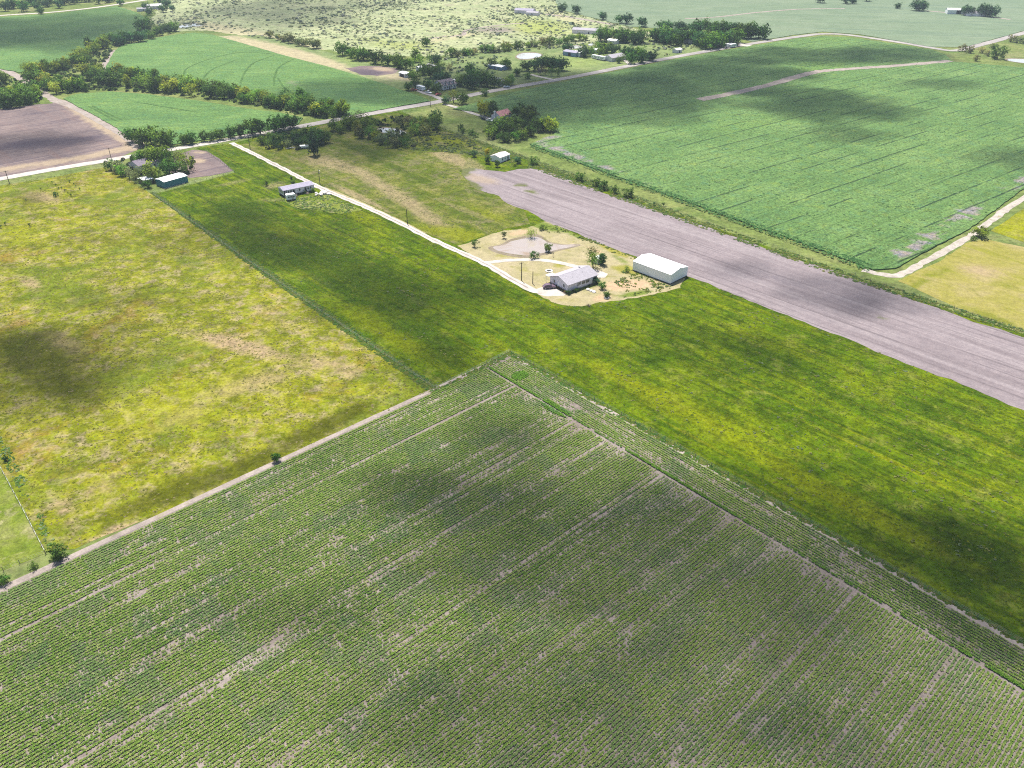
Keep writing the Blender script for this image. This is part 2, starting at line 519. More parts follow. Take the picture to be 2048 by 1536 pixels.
M_water.bump(M_water.noise(1.2, 2), .05, .05)
M_water = M_water.m
M_whitewater = NB('sky_painted_pond_water', .08, .5)
M_whitewater = M_whitewater.out(M_whitewater.mix(M_whitewater.noise(12, 2), (.33, .34, .34), (.42, .42, .41)))  # reflection of bright sky painted in as a pale base colour

# the one sheet that reaches the horizon
g = MB()
NX = 40
xs = np.concatenate([np.linspace(-4000, -1000, 8), np.linspace(-900, 900, 25), np.linspace(1000, 4000, 8)])
ys = np.concatenate([np.linspace(-3000, -200, 6), np.linspace(-150, 1500, 25), np.linspace(1700, 5000, 8)])
vsg = [(x, y, 0) for y in ys for x in xs]
nx = len(xs)
g.add(vsg, [(j * nx + i, j * nx + i + 1, (j + 1) * nx + i + 1, (j + 1) * nx + i) for j in range(len(ys) - 1) for i in range(nx - 1)])
tag(g.build('ground', M_ground), kind='structure')

# far ground
sheet('scrubland', [(430, -60), (1090, -60), (1120, 20), (1250, 52), (1330, 72), (1180, 86), (1000, 98), (880, 112), (790, 112), (680, 105), (560, 85), (430, 62), (330, 62), (300, 40), (320, 10)], .02, M_scrubland, res=14, jit=4,
      blobs=[(0, 480, 70, 120, 12, 15, .9), (0, 640, 110, 160, 14, 18, .9), (0, 900, 75, 90, 6, -10, .8), (1, 1000, 60, 60, 8, 0, .8), (2, 1080, 55, 80, 20, 5, .8), (2, 800, 90, 120, 14, 5, .6), (0, 1130, 35, 60, 8, 20, .7)])
sheet('crop_field_far', [(1060, -90), (1120, 20), (1260, 54), (1340, 58), (1420, 60), (1505, 84), (1590, 70), (1645, 64), (1720, 69), (1860, 94), (1930, 95), (2060, 58), (2300, -10), (2400, -90)], .35, M_farfield, res=25, jit=1, skirt=.33)
sheet('pasture_strip', [(425, 72), (520, 70), (640, 100), (760, 132), (860, 120), (1000, 100), (1180, 92), (1300, 78), (1500, 90), (1150, 148), (960, 180), (800, 178), (700, 150), (560, 112)], .03, M_village, res=9, jit=1.5,
      blobs=[(0, 520, 92, 110, 10, 14, 1.0), (0, 640, 122, 90, 10, 17, .9), (1, 760, 141, 45, 8, 0, 1.1), (0, 755, 141, 26, 5, 5, .8), (0, 800, 155, 45, 9, 5, .9), (2, 1150, 125, 140, 20, -8, .7), (2, 700, 120, 40, 10, 10, .7)])

# crop fields left and right of the creek
sheet('crop_field_upper', [(-250, 45), (0, 35), (120, 27), (235, 13), (275, 26), (298, 40), (284, 46), (278, 62), (240, 74), (182, 95), (146, 118), (104, 132), (40, 146), (0, 138), (-200, 160)], .45, M_soy_l, res=12, jit=1.0, skirt=.42,
      blobs=[(0, 75, 72, 20, 3, -8, .5), (0, 155, 62, 14, 3, 0, .5)])
sheet('crop_field_hill', [(210, 150), (213, 132), (226, 107), (242, 92), (300, 79), (350, 70), (390, 66), (425, 70), (512, 95), (570, 112), (640, 130), (700, 147), (780, 173), (845, 195), (860, 203), (800, 213), (690, 234), (600, 222), (512, 202), (440, 188), (350, 176), (280, 168)], .45, M_soy_l, res=7, jit=.6, skirt=.42,
      blobs=[(0, 590, 167, 16, 3, 12, 1.3), (0, 560, 178, 8, 2, 10, .7), (1, 700, 190, 120, 22, 8, .7)])
sheet('crop_field_crescent', [(127, 198), (150, 190), (220, 184), (300, 190), (400, 203), (460, 213), (512, 221), (560, 226), (606, 237), (596, 250), (512, 266), (440, 276), (345, 290), (300, 280), (250, 268), (200, 237), (150, 211)], .45, M_soy_l, res=5, jit=.5, skirt=.42,
      blobs=[(1, 330, 240, 120, 20, 5, .5)])
M_trackgreen = ground_mat('pressed_crop', [(.25, (.035, .075, .024)), (.5, (.05, .10, .03)), (.8, (.075, .12, .04))], big=8, speck=1, bump=(.3, .3, .1))
for wt in ([(368, 150), (376, 137), (420, 119), (480, 106), (540, 108)], [(481, 168), (489, 148), (508, 127), (548, 112)], [(548, 172), (550, 152), (560, 134), (588, 119)], [(405, 160), (425, 140), (470, 122)], [(556, 158), (575, 182), (620, 200)], [(185, 213), (215, 228), (243, 241)], [(178, 214), (206, 229), (232, 243)], [(270, 205), (330, 215), (390, 225)]):
    ribbon('wheel_track', wt, 1.5, .50, M_trackgreen, jit=.5)
sheet('ploughed_field', [(-300, 262), (0, 218), (60, 210), (104, 207), (118, 199), (155, 218), (250, 276), (282, 297), (245, 312), (212, 321), (100, 338), (0, 356), (-300, 404)], .02, M_brown, res=5, jit=.6,
      blobs=[(0, 200, 250, 110, 8, 32, 1.2), (0, 200, 308, 130, 6, -12, .9), (0, 0, 340, 120, 6, -10, .8), (1, 60, 290, 110, 14, -4, .8), (1, 170, 278, 70, 8, -5, .5), (1, 60, 225, 50, 8, 0, .4)])
ribbon('field_track', [(108, 200), (150, 214), (200, 240), (255, 272), (282, 296)], 7.5, .06, M_dirt, jit=1.0)
ribbon('field_track', [(-40, 125), (10, 140), (60, 168), (108, 200)], 6, .05, M_dirt, jit=1.2)
ribbon('field_track', [(198, 150), (207, 135), (216, 118), (232, 100)], 5, .05, M_dirt, jit=.8)
ribbon('field_track', [(138, 128), (150, 114), (172, 95)], 6, .05, M_dirt, jit=.8)

# the wide bean field on the right
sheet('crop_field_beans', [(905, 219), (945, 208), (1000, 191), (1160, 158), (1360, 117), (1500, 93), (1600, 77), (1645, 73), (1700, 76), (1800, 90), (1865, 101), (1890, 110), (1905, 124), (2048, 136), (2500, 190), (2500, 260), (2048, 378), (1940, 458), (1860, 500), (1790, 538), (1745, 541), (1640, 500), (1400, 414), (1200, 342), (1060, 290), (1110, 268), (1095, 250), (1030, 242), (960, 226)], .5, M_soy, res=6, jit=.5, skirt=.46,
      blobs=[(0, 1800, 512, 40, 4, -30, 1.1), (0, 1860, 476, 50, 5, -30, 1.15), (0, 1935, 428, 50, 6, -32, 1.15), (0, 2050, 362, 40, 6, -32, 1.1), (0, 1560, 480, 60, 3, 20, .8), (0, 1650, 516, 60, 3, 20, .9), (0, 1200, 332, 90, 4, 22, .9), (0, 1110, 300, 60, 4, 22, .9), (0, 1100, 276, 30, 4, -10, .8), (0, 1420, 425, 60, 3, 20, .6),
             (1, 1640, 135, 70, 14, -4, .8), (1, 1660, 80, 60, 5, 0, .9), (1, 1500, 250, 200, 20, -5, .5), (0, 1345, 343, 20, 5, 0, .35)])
ribbon('dirt_berm', [(1398, 201), (1450, 191), (1530, 173), (1600, 153), (1640, 144), (1700, 139), (1800, 132), (1900, 123)], 8.0, .56, M_dirt, jit=1.6)
ribbon('dirt_track', [(1725, 540), (1765, 549), (1800, 549), (1855, 521), (1940, 473), (1990, 436), (2060, 388), (2300, 240)], lambda t: 3.4, .05, M_track, jit=.9)
sheet('yellow_hay_field', [(1795, 562), (1875, 525), (1932, 486), (1972, 479), (2048, 494), (2400, 590), (2600, 850), (2048, 662), (1906, 612)], .03, M_yellow, res=4, jit=.5,
      blobs=[(1, 1850, 560, 90, 10, -28, .8), (1, 1990, 640, 90, 12, 20, .8), (0, 1960, 540, 60, 14, 10, .7), (1, 2010, 570, 40, 8, 10, .6)])
sheet('olive_hay_field', [(1981, 462), (2055, 412), (2400, 250), (2600, 500), (2400, 580), (2055, 487)], .035, M_meadow, res=6, jit=.4, blobs=[(2, 2040, 450, 80, 30, 0, .9)])

# meadows and property
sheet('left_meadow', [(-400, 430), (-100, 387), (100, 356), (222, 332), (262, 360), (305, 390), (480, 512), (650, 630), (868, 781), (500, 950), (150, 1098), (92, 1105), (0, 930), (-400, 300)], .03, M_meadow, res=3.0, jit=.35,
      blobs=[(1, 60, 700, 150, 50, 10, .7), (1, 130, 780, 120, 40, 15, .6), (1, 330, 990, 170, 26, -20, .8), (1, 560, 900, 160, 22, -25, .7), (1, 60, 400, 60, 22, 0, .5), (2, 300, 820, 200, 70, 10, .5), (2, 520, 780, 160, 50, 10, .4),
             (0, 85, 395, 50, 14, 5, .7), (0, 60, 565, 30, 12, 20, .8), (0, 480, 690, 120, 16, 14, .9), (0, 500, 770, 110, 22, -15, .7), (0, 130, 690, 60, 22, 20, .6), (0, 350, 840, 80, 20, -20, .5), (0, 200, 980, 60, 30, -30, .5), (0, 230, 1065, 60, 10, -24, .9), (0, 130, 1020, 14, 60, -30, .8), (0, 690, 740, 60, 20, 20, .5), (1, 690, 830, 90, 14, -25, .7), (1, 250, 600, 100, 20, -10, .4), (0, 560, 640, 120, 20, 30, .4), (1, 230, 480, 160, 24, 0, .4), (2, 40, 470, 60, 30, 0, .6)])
sheet('green_pasture', [(-300, 420), (0, 934), (92, 1107), (0, 1143), (-300, 1260)], .03, M_green_past, res=4, jit=.2)
PROP = [(392, 296), (470, 285), (600, 256), (700, 238), (800, 222), (900, 262), (1000, 300), (1120, 344), (1300, 410), (1500, 480), (1700, 555), (2048, 668), (2600, 850), (2800, 1730), (2048, 1290), (1600, 1037), (1300, 866), (1022, 708), (872, 781), (650, 630), (480, 512), (306, 389), (380, 370), (470, 345), (430, 318)]
TILLED = [(925, 338), (945, 336), (980, 341), (1010, 344), (1038, 338), (1063, 337), (1091, 342), (1116, 351), (1147, 363), (1203, 385), (1265, 402), (1298, 416), (1400, 449), (1542, 501), (1685, 549), (1843, 606), (2044, 674), (2600, 866), (2600, 1050), (2044, 819), (1875, 752), (1716, 686), (1590, 638), (1400, 562), (1372, 552), (1272, 513), (1203, 490), (1163, 471), (1124, 455), (1090, 442), (1055, 421), (1015, 407), (998, 392), (975, 386), (954, 378), (938, 362), (922, 348)]
YARD = [(914, 492), (960, 477), (1008, 461), (1050, 457), (1090, 443), (1124, 456), (1177, 481), (1211, 491), (1264, 514), (1372, 554), (1361, 576), (1309, 589), (1229, 602), (1163, 613), (1124, 610), (1097, 599), (1071, 586), (1018, 557), (965, 525)]
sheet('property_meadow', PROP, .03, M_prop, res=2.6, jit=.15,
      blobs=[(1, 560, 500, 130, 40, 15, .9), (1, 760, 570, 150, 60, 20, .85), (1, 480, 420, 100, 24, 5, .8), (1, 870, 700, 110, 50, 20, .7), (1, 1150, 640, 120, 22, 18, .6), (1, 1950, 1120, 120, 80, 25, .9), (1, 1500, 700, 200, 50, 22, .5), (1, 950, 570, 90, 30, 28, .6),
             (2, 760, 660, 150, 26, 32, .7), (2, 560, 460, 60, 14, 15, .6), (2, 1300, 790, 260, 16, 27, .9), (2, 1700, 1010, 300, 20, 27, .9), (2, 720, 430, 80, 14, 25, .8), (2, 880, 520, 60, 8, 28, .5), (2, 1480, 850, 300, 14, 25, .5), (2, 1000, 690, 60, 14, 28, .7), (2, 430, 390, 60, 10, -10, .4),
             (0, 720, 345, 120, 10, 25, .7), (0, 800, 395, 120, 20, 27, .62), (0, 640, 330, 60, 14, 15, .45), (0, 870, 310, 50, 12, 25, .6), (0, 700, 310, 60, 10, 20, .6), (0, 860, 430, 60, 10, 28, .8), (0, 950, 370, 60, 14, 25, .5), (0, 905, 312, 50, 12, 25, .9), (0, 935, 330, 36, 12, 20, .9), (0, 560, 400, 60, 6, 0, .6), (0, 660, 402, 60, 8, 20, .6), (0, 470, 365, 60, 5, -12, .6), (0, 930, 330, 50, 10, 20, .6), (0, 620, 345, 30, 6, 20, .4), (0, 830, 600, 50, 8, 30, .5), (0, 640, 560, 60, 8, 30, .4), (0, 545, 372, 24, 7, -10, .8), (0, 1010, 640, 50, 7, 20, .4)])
sheet('tilled_strip', TILLED, .05, M_tilled, res=3.0, jit=.9,
      blobs=[(0, 960, 358, 40, 10, 10, .9), (0, 900, 310, 30, 10, 20, .6), (1, 1042, 370, 14, 4, 0, 1.0), (1, 1062, 384, 16, 4, 10, .9), (1, 950, 375, 18, 5, 10, .8), (1, 1760, 634, 20, 4, 10, .7), (1, 1700, 556, 30, 3, 20, .5), (2, 1560, 560, 70, 10, 20, .5), (1, 926, 346, 14, 9, 0, 1.1), (1, 945, 338, 20, 4, 0, .8), (1, 940, 366, 16, 6, 20, .9)])
sheet('homestead_yard', YARD, .06, M_yard, res=1.6, jit=.8,
      blobs=[(1, 1085, 452, 40, 8, 15, 1.1), (1, 1150, 470, 40, 5, 24, .8), (2, 1225, 500, 40, 6, 25, 1.1), (1, 1240, 520, 30, 8, 25, .6), (0, 1260, 570, 60, 10, -3, 1.1), (0, 1200, 597, 26, 8, 0, .8), (1, 1270, 588, 40, 5, -8, 1.0), (1, 1180, 572, 26, 6, -20, .9), (2, 1120, 530, 14, 6, 0, .9), (2, 1060, 545, 40, 8, 20, .5), (2, 1255, 540, 36, 9, 10, 1.0), (0, 1040, 465, 26, 5, -10, .8), (2, 1100, 500, 50, 6, -5, .6), (2, 1140, 600, 40, 6, 0, .5), (2, 1010, 512, 40, 5, 0, .5), (0, 1190, 500, 30, 5, 20, .6)])
M_upper = ground_mat('upper_meadow_grass', [(.28, (.036, .056, .005)), (.46, (.066, .088, .010)), (.60, (.105, .112, .022)), (.76, (.165, .145, .070))], big=11, speck=.9, speck_amt=.38,
                     streak=[(MOW, 40, 3.0, (.045, .066, .004), .48, .66, .6), (MOW, 60, 5, (.150, .130, .060), .52, .70, .55)],
                     patches=[(7, .50, .66, (.135, .112, .072), .6), (2.6, .54, .66, (.036, .056, .005), .6), (4, .58, .70, (.155, .165, .045), .5)],
                     masks=[(0, (.190, .152, .090), .8), (1, (.030, .050, .004), .7), (2, (.120, .135, .006), .8)])
sheet('upper_meadow', [(476, 291), (560, 268), (700, 240), (795, 226), (895, 264), (950, 290), (935, 318), (918, 346), (934, 362), (952, 380), (976, 388), (1000, 395), (1050, 424), (1060, 448), (1005, 459), (958, 475), (916, 490), (865, 472), (776, 428), (718, 403), (656, 377), (612, 356), (563, 331)], .042, M_upper, res=2.6, jit=.2,
      blobs=[(0, 800, 395, 90, 14, 27, .8), (0, 700, 335, 80, 10, 22, .7), (0, 640, 325, 60, 10, 20, .6), (0, 905, 318, 60, 12, 20, .9), (0, 860, 440, 50, 12, 28, .7), (0, 700, 385, 50, 6, 25, .7), (1, 740, 300, 80, 10, 15, .7), (1, 800, 340, 120, 8, 25, .7), (2, 920, 470, 90, 14, 10, 1.0), (2, 980, 430, 60, 12, 20, .6), (2, 560, 300, 60, 10, 10, .6), (1, 980, 400, 40, 8, 20, .5), (0, 740, 405, 60, 4, 26, .8)])
# earth bank beside the tree-ringed pond
def bank(x, y):
    px, py = PX(x, y)
    return 2.4 * np.exp(-((px - 880 - (py - 290) * 1.2) / 75) ** 2) * np.exp(-((py - 284) / 12) ** 2)
sheet('earth_bank', [(795, 300), (815, 284), (850, 272), (890, 264), (925, 270), (975, 298), (985, 315), (940, 312), (890, 304), (830, 306)], .07, M_upper, res=2, jit=.5, zfun=bank, blobs=[(2, 870, 280, 70, 10, 8, .9), (1, 930, 303, 40, 8, 20, .9), (1, 850, 300, 30, 5, 0, .7)])
sheet('weedy_patch', [(560, 400), (620, 392), (660, 390), (705, 412), (725, 420), (680, 428), (630, 421), (590, 416)], .055, M_green_past, res=2, jit=.6)
sheet('gravel_apron', [(1066, 580), (1095, 572), (1112, 571), (1136, 586), (1128, 592), (1095, 593), (1078, 590)], .075, M_caliche, res=2, jit=.2)
sheet('gravel_apron', [(1174, 535), (1196, 540), (1216, 548), (1210, 556), (1194, 556), (1186, 546)], .075, M_caliche, res=2, jit=.3)
sheet('dirt_yard', [(345, 312), (385, 300), (412, 302), (440, 318), (466, 342), (420, 352), (380, 356), (340, 345)], .05, M_brown, res=2, jit=.4, blobs=[(0, 395, 322, 16, 5, 0, 1.1), (0, 400, 305, 20, 4, 0, .7)])
sheet('corral_dirt', [(690, 137), (720, 132), (765, 132), (800, 138), (790, 146), (755, 152), (725, 150)], .05, M_brown, res=4, jit=1.0, blobs=[(1, 735, 145, 30, 6, 5, 1.2), (0, 765, 138, 22, 4, 5, 1.2)])
for i, (pts, m_) in enumerate((
        ([(987, 494), (1008, 490), (1023, 483), (1045, 478), (1071, 474), (1086, 479), (1097, 486), (1124, 490), (1147, 489), (1150, 492), (1134, 496), (1113, 500), (1092, 505), (1058, 511), (1031, 509), (1008, 505), (992, 500)], M_water),
        ([(757, 259), (770, 256), (790, 258), (806, 262), (812, 267), (795, 270), (772, 268)], M_whitewater),
        ([(1033, 114), (1040, 108), (1055, 106), (1075, 107), (1083, 111), (1070, 116), (1045, 118)], M_whitewater),
        ([(1128, 95), (1145, 91), (1160, 92), (1164, 95), (1150, 97), (1135, 97)], M_whitewater),
        ([(1176, 90), (1183, 87), (1190, 89), (1184, 91)], M_whitewater),
        ([(357, 54), (370, 49), (388, 47), (409, 49), (400, 52), (378, 54), (366, 56)], M_whitewater),
        ([(2016, 121), (2030, 118), (2120, 124), (2110, 130), (2048, 126)], M_whitewater))):
    cx_, cy_ = sum(p[0] for p in pts) / len(pts), sum(p[1] for p in pts) / len(pts)
    sheet('pond_bank', [(cx_ + (p[0] - cx_) * 1.12, cy_ + (p[1] - cy_) * 1.28) for p in pts], .075, M_mud, res=3, jit=.5, smooth=True)
    sheet('pond_water', pts, .09, m_, res=3, jit=.15, smooth=True)
# roads
ribbon('county_road', [(-500, 455), (-200, 394), (0, 358), (100, 340), (220, 320), (300, 306), (390, 291), (550, 262), (700, 235), (800, 217), (870, 205)], 6.5, .10, M_caliche, jit=.5)
ribbon('county_road_paved', [(550, 262.2), (700, 235), (800, 217), (870, 205), (990, 181), (1150, 153), (1350, 114), (1500, 88), (1600, 73), (1645, 68), (1700, 70.5), (1800, 85), (1870, 97), (1912, 101), (1960, 90), (2048, 66), (2300, -5)], 8.0, .14, M_road, jit=.5)
ribbon('far_road', [(-200, 44), (0, 31), (130, 22), (260, 5), (420, -22)], 7.5, .08, M_caliche, jit=.6)
ribbon('driveway', [(463, 286), (500, 304), (559, 334), (609, 360), (652, 381), (715, 407), (773, 433), (860, 477), (913, 501), (971, 528), (1018, 556), (1066, 581), (1092, 583)], 3.1, .12, M_caliche, jit=.7)
ribbon('driveway_crown', [(468, 288.5), (500, 304), (559, 334), (609, 360), (652, 381), (715, 407), (773, 433), (860, 477), (913, 501), (971, 528), (1018, 556), (1055, 576)], .55, .165, M_dirt, jit=.35)
ribbon('driveway_loop', [(971, 526), (1018, 521), (1071, 520), (1110, 524), (1150, 533), (1180, 540)], 2.7, .11, M_caliche, jit=.3)
ribbon('house_lane', [(888, 208), (915, 216), (945, 227), (975, 236), (1003, 247)], 3.6, .16, M_caliche, jit=.3)
ribbon('house_lane', [(833, 180), (850, 187), (870, 193), (890, 203)], 4.0, .16, M_road, jit=.3)
ribbon('house_lane', [(1061, 149), (1080, 154), (1114, 161)], 3.5, .18, M_caliche, jit=.3)
ribbon('house_lane', [(1250, 120), (1258, 127), (1271, 133)], 4, .18, M_caliche, jit=.3)
ribbon('house_lane', [(1476, 85), (1490, 92), (1500, 91)], 5, .18, M_caliche, jit=.4)
ribbon('far_lane', [(840, 80), (885, 74), (925, 70), (935, 60), (1000, 50), (1050, 46)], 5, .06, M_dirt, jit=1.2)
ribbon('far_lane', [(1050, 24), (1085, 28), (1130, 33), (1185, 42), (1230, 50)], 7, .06, M_dirt, jit=1.2)
ribbon('far_lane', [(1370, 38), (1430, 35), (1520, 25), (1600, 19), (1690, 18)], 5, .40, M_dirt, jit=1.0)
ribbon('far_lane', [(1850, 22), (1905, 27), (1990, 36), (2020, 40)], 6, .40, M_dirt, jit=.6)
ribbon('house_lane', [(640, 384), (662, 384)], 4.5, .09, M_caliche, jit=.6)
ribbon('worn_verge', [(645, 375), (700, 396), (770, 428), (850, 468)], 2.0, .07, M_yard, jit=.5)

# ================================================================== FOREGROUND CROP
C0 = G(1020, 707)
U = (G(150, 1107) - C0).normalized()            # along the rows, away from the far corner
V_ = (G(2048, 1291) - C0).normalized()          # along the field's right-hand edge
def FW(s, t):
    return C0.x + s * U.x + t * V_.x, C0.y + s * U.y + t * V_.y
def ST(p):
    m_ = Matrix(((U.x, V_.x), (U.y, V_.y))).inverted()
    return m_ @ (p - C0)
fld = [FW(*q) for q in ((0, 0), (420, 0), (420, 260), (0, 260))]
sheet('crop_field_soil', fld, .04, M_crop_soil, res=5, jit=.25, world=True)
sheet('field_edge_dirt', [FW(*q) for q in ((-.4, -.3), (420, -.3), (420, 1.3), (1.3, 1.3), (1.3, 260), (-.4, 260))], .06, M_dirt, res=4, jit=.14, world=True)
HW = ST(G(1330, 950)).x                          # width of the headland band
HS = [ST(G(*p)).x for p in ((1120, 820), (1330, 950), (1600, 1120), (1900, 1310))]
STREAK = [(ST(G(*a)).y, w_, k) for a, w_, k in (((260, 1152), .9, .9), ((440, 1250), 1.5, .95), ((850, 1010), .8, .6), ((700, 1193), 1.3, .9), ((900, 1240), 1.0, .8), ((1300, 1085), .9, .8), ((1000, 1300), .8, .6), ((1500, 1290), 1.1, .9), ((1430, 1480), 1.0, .9), ((1650, 1420), .7, .6), ((1800, 1450), .8, .6), ((300, 1420), 1.4, .85), ((120, 1200), .6, .8), ((640, 1000), .7, .7), ((560, 1450), .9, .7), ((1200, 1480), .8, .7))]
DR = .76
SP_ = .165
def crop_points():
    out = []
    # main rows
    for t in np.arange(2.2, 230, DR):
        s = np.arange(HW + .6, 330, SP_) + rng.uniform(0, SP_)
        x, y = FW(s, np.full_like(s, t))
        ok = seen(x, y, 90)
        if ok.any():
            out.append(np.stack([s[ok], np.full(ok.sum(), t), np.zeros(ok.sum())], 1))
    # headland rows run along the edge
    for s in np.arange(1.5, HW, DR):
        t = np.arange(2.2, 230, SP_) + rng.uniform(0, SP_)
        x, y = FW(np.full_like(t, s), t)
        ok = seen(x, y, 90)
        if ok.any():
            out.append(np.stack([np.full(ok.sum(), s), t[ok], np.ones(ok.sum())], 1))
    return np.concatenate(out)
P = crop_points()
s, t, hd = P.T
row = np.where(hd > 0, s, t)
lng = np.where(hd > 0, t, s)
rid = np.round(row / DR).astype(int)
rowq = vnoise(rid * 1.0, rid * 0 + .5, 5) + .35 * (rng.random(1000)[rid % 1000] - .5)
dens = .96 - .50 * np.clip((fnoise(lng / 40, row / .9, 3) - .58) * 4, 0, 1) - .40 * np.clip((fnoise(lng / 5, row / 3.4, 63) - .68) * 6, 0, 1) - .18 * np.clip((rowq - .66) * 3, 0, 1)
for t0, w_, k in STREAK:
    br = fnoise(s / 45 + t0, t * 0 + .3, 31)
    dens -= np.where(hd < 1, k * .72 * np.exp(-((t - t0) / (w_ * .33)) ** 4) * np.clip((br - .30) * 4, 0, 1.0), 0)
# thin stand where the rows turn, dense ridge along the inside of the headland
turn = np.where(hd < 1, np.exp(-((s - HW) / 4.5) ** 2) * np.clip((fnoise(t / 7, s * 0, 12) - .4) * 4, 0, 1), 0)
dens -= .5 * turn
ridge = (hd > 0) & (s > HW - 1.1)
dens = np.where(ridge, .45 + .7 * (fnoise(t / 14, s * 0, 91) > .42), dens)
lush = np.exp(-(((s - ST(G(1040, 752)).x) / 3.) ** 2 + ((t - ST(G(1040, 752)).y) / 2.2) ** 2)) + np.exp(-(((s - ST(G(1110, 818)).x) / 2.) ** 2 + ((t - ST(G(1110, 818)).y) / 6) ** 2))
dens = np.where(lush > .4, 1, dens)
dens -= np.where(hd > 0, .45 * np.clip((fnoise(s / 4, t / 16, 40) - .52) * 5, 0, 1), 0) * (~ridge)
keep = rng.random(len(s)) < dens
s, t, hd, ridge, lush, dens = s[keep], t[keep], hd[keep], ridge[keep], lush[keep], dens[keep]
n = len(s)
s = s + rng.normal(0, .05, n)
t = t + rng.normal(0, .05, n)
x, y = FW(s, t)
LT, LF, LS = [], [], []
tr = random.Random(3)
for k in range(5):
    a = 2 * math.pi * k / 5 + tr.uniform(-.3, .3)
    l, wd, up = tr.uniform(.75, 1.1), tr.uniform(.28, .4), tr.uniform(.75, 1.25)
    d, e = np.array((math.cos(a), math.sin(a), 0)), np.array((-math.sin(a), math.cos(a), 0))
    q = len(LT)
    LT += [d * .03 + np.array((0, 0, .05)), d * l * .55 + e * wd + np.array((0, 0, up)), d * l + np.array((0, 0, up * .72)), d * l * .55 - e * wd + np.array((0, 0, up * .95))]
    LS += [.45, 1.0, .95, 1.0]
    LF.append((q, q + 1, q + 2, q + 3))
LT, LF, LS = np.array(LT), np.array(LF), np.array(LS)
tone = np.clip((fnoise(s / 24, t / 10, 51) - .5) * 1.7 + .5, 0, 1) * .65 + rng.random(n) * .35
ca, cb, cc = np.array((.078, .165, .020)), np.array((.158, .255, .042)), np.array((.320, .340, .135))
col = ca + (cb - ca) * np.clip(tone * 1.7, 0, 1)[:, None]
col = col + (cc - col) * (np.clip((rng.random(n) - .58) * 2.0, 0, .75) + .25 * np.clip((.75 - dens) * 2, 0, 1))[:, None]
col = np.where((ridge | (lush > .4))[:, None], np.array((.085, .185, .016)) * rng.uniform(.8, 1.25, (n, 1)), col)
blu = (fnoise(s / 6, t / 6, 77) > .60)[:, None]
col = np.where(blu & ~ridge[:, None], col * .75 + np.array((.025, .040, .030)), col)
size = rng.uniform(.21, .34, n) * (.82 + .3 * np.clip(dens, 0, 1)) * np.where(ridge | (lush > .4), 1.35, 1)
M_crop = foliage_mat('crop_leaf')
crop = link('crop_plants', scatter_mesh('crop_plants', LT, LF, x, y, np.full(n, .04), size, rng.uniform(0, 6.28, n), col, LS, squash=rng.uniform(.65, 1.05, n)), M_crop)
tag(crop, 'young green row crop in the foreground field', 'crop', kind='stuff')
print('crop plants', n)

# ================================================================== GRASS TUFTS AND WEEDS
TT, tq = [], random.Random(17)
for vv_ in range(8):
    one = []
    for k in range(5):
        a = tq.uniform(0, 6.283)
        d = Vector((math.cos(a), math.sin(a), 0)) * tq.uniform(.05, .75)
        nn = Vector((d.x * .5 + tq.uniform(-.25, .25), d.y * .5 + tq.uniform(-.25, .25), 1)).normalized()
        c = d + Vector((0, 0, .55 - .3 * d.length))
        e1 = nn.orthogonal().normalized()
        e1.rotate(Matrix.Rotation(tq.uniform(0, 6.28), 3, nn))
        e2 = nn.cross(e1)
        f_ = tq.uniform(.22, .55)
        for p_, r_ in ((1, tq.uniform(-.3, .3)), (tq.uniform(-.3, .3), .8), (-1, tq.uniform(-.3, .3)), (tq.uniform(-.3, .3), -.8)):
            one.append(np.array(c + e1 * p_ * f_ + e2 * r_ * f_))
    TT.append(one)
TT = np.array(TT)
TF_ = np.arange(20).reshape(5, 4)
TS = np.tile(np.array([1.1, 1.0, .85, .95]), 5)
def tufts(name, poly, dens_m2, cols, smin, smax, label, cat, seed=0, clump=8., thr=.45, z=.03, flat=(.35, .7), world=False, near=0, zf=None, skip=()):
    Pg = [Vector(p[:2]) if world else G(*p) for p in poly]
    X0, X1 = min(p.x for p in Pg), max(p.x for p in Pg)
    Y0, Y1 = min(p.y for p in Pg), max(p.y for p in Pg)
    k = int((X1 - X0) * (Y1 - Y0) * dens_m2)
    X, Y = rng.uniform(X0, X1, k), rng.uniform(Y0, Y1, k)
    ok = seen(X, Y, 60) & inside(Pg, X, Y)
    for sk in skip:
        ok &= ~inside([G(*q) for q in sk], X, Y)
    X, Y = X[ok], Y[ok]
    ok = fnoise(X / clump, Y / clump, seed) + rng.normal(0, .06, len(X)) > thr
    X, Y = X[ok], Y[ok]
    k = len(X)
    cols = np.array(cols)
    c = cols[rng.integers(0, len(cols), k)] * rng.uniform(.75, 1.25, (k, 1))
    Z = np.full(k, z) + (zf(X, Y) if zf else 0)
    o = link(name, scatter_mesh(name, TT, TF_, X, Y, Z, rng.uniform(smin, smax, k), rng.uniform(0, 6.28, k), c, TS, squash=rng.uniform(*flat, k)), M_crop)
    tag(o, label, cat, kind='stuff')
    return k
nt = 0
SKIP = [TILLED, YARD, [(455, 284), (475, 284), (560, 330), (660, 380), (780, 432), (980, 524), (1100, 578), (1090, 588), (1010, 558), (960, 528), (850, 477), (640, 382), (540, 330)]]
LM = [(-150, 395), (222, 332), (305, 390), (868, 781), (150, 1098), (92, 1105), (-200, 570)]
nt += tufts('meadow_grass', LM, .9, [(.120, .128, .006), (.165, .165, .012), (.100, .112, .005), (.225, .19, .09)], .2, .55, 'olive and yellow grass tufts over the left meadow', 'grass', 3, 7., .44, flat=(.10, .22))
nt += tufts('property_grass', PROP[:20] + PROP[20:], .75, [(.055, .095, .001), (.080, .115, .002), (.115, .130, .003), (.040, .075, .001)], .2, .5, 'deep green grass tufts over the property meadow', 'grass', 9, 9., .42, flat=(.12, .25), skip=SKIP)
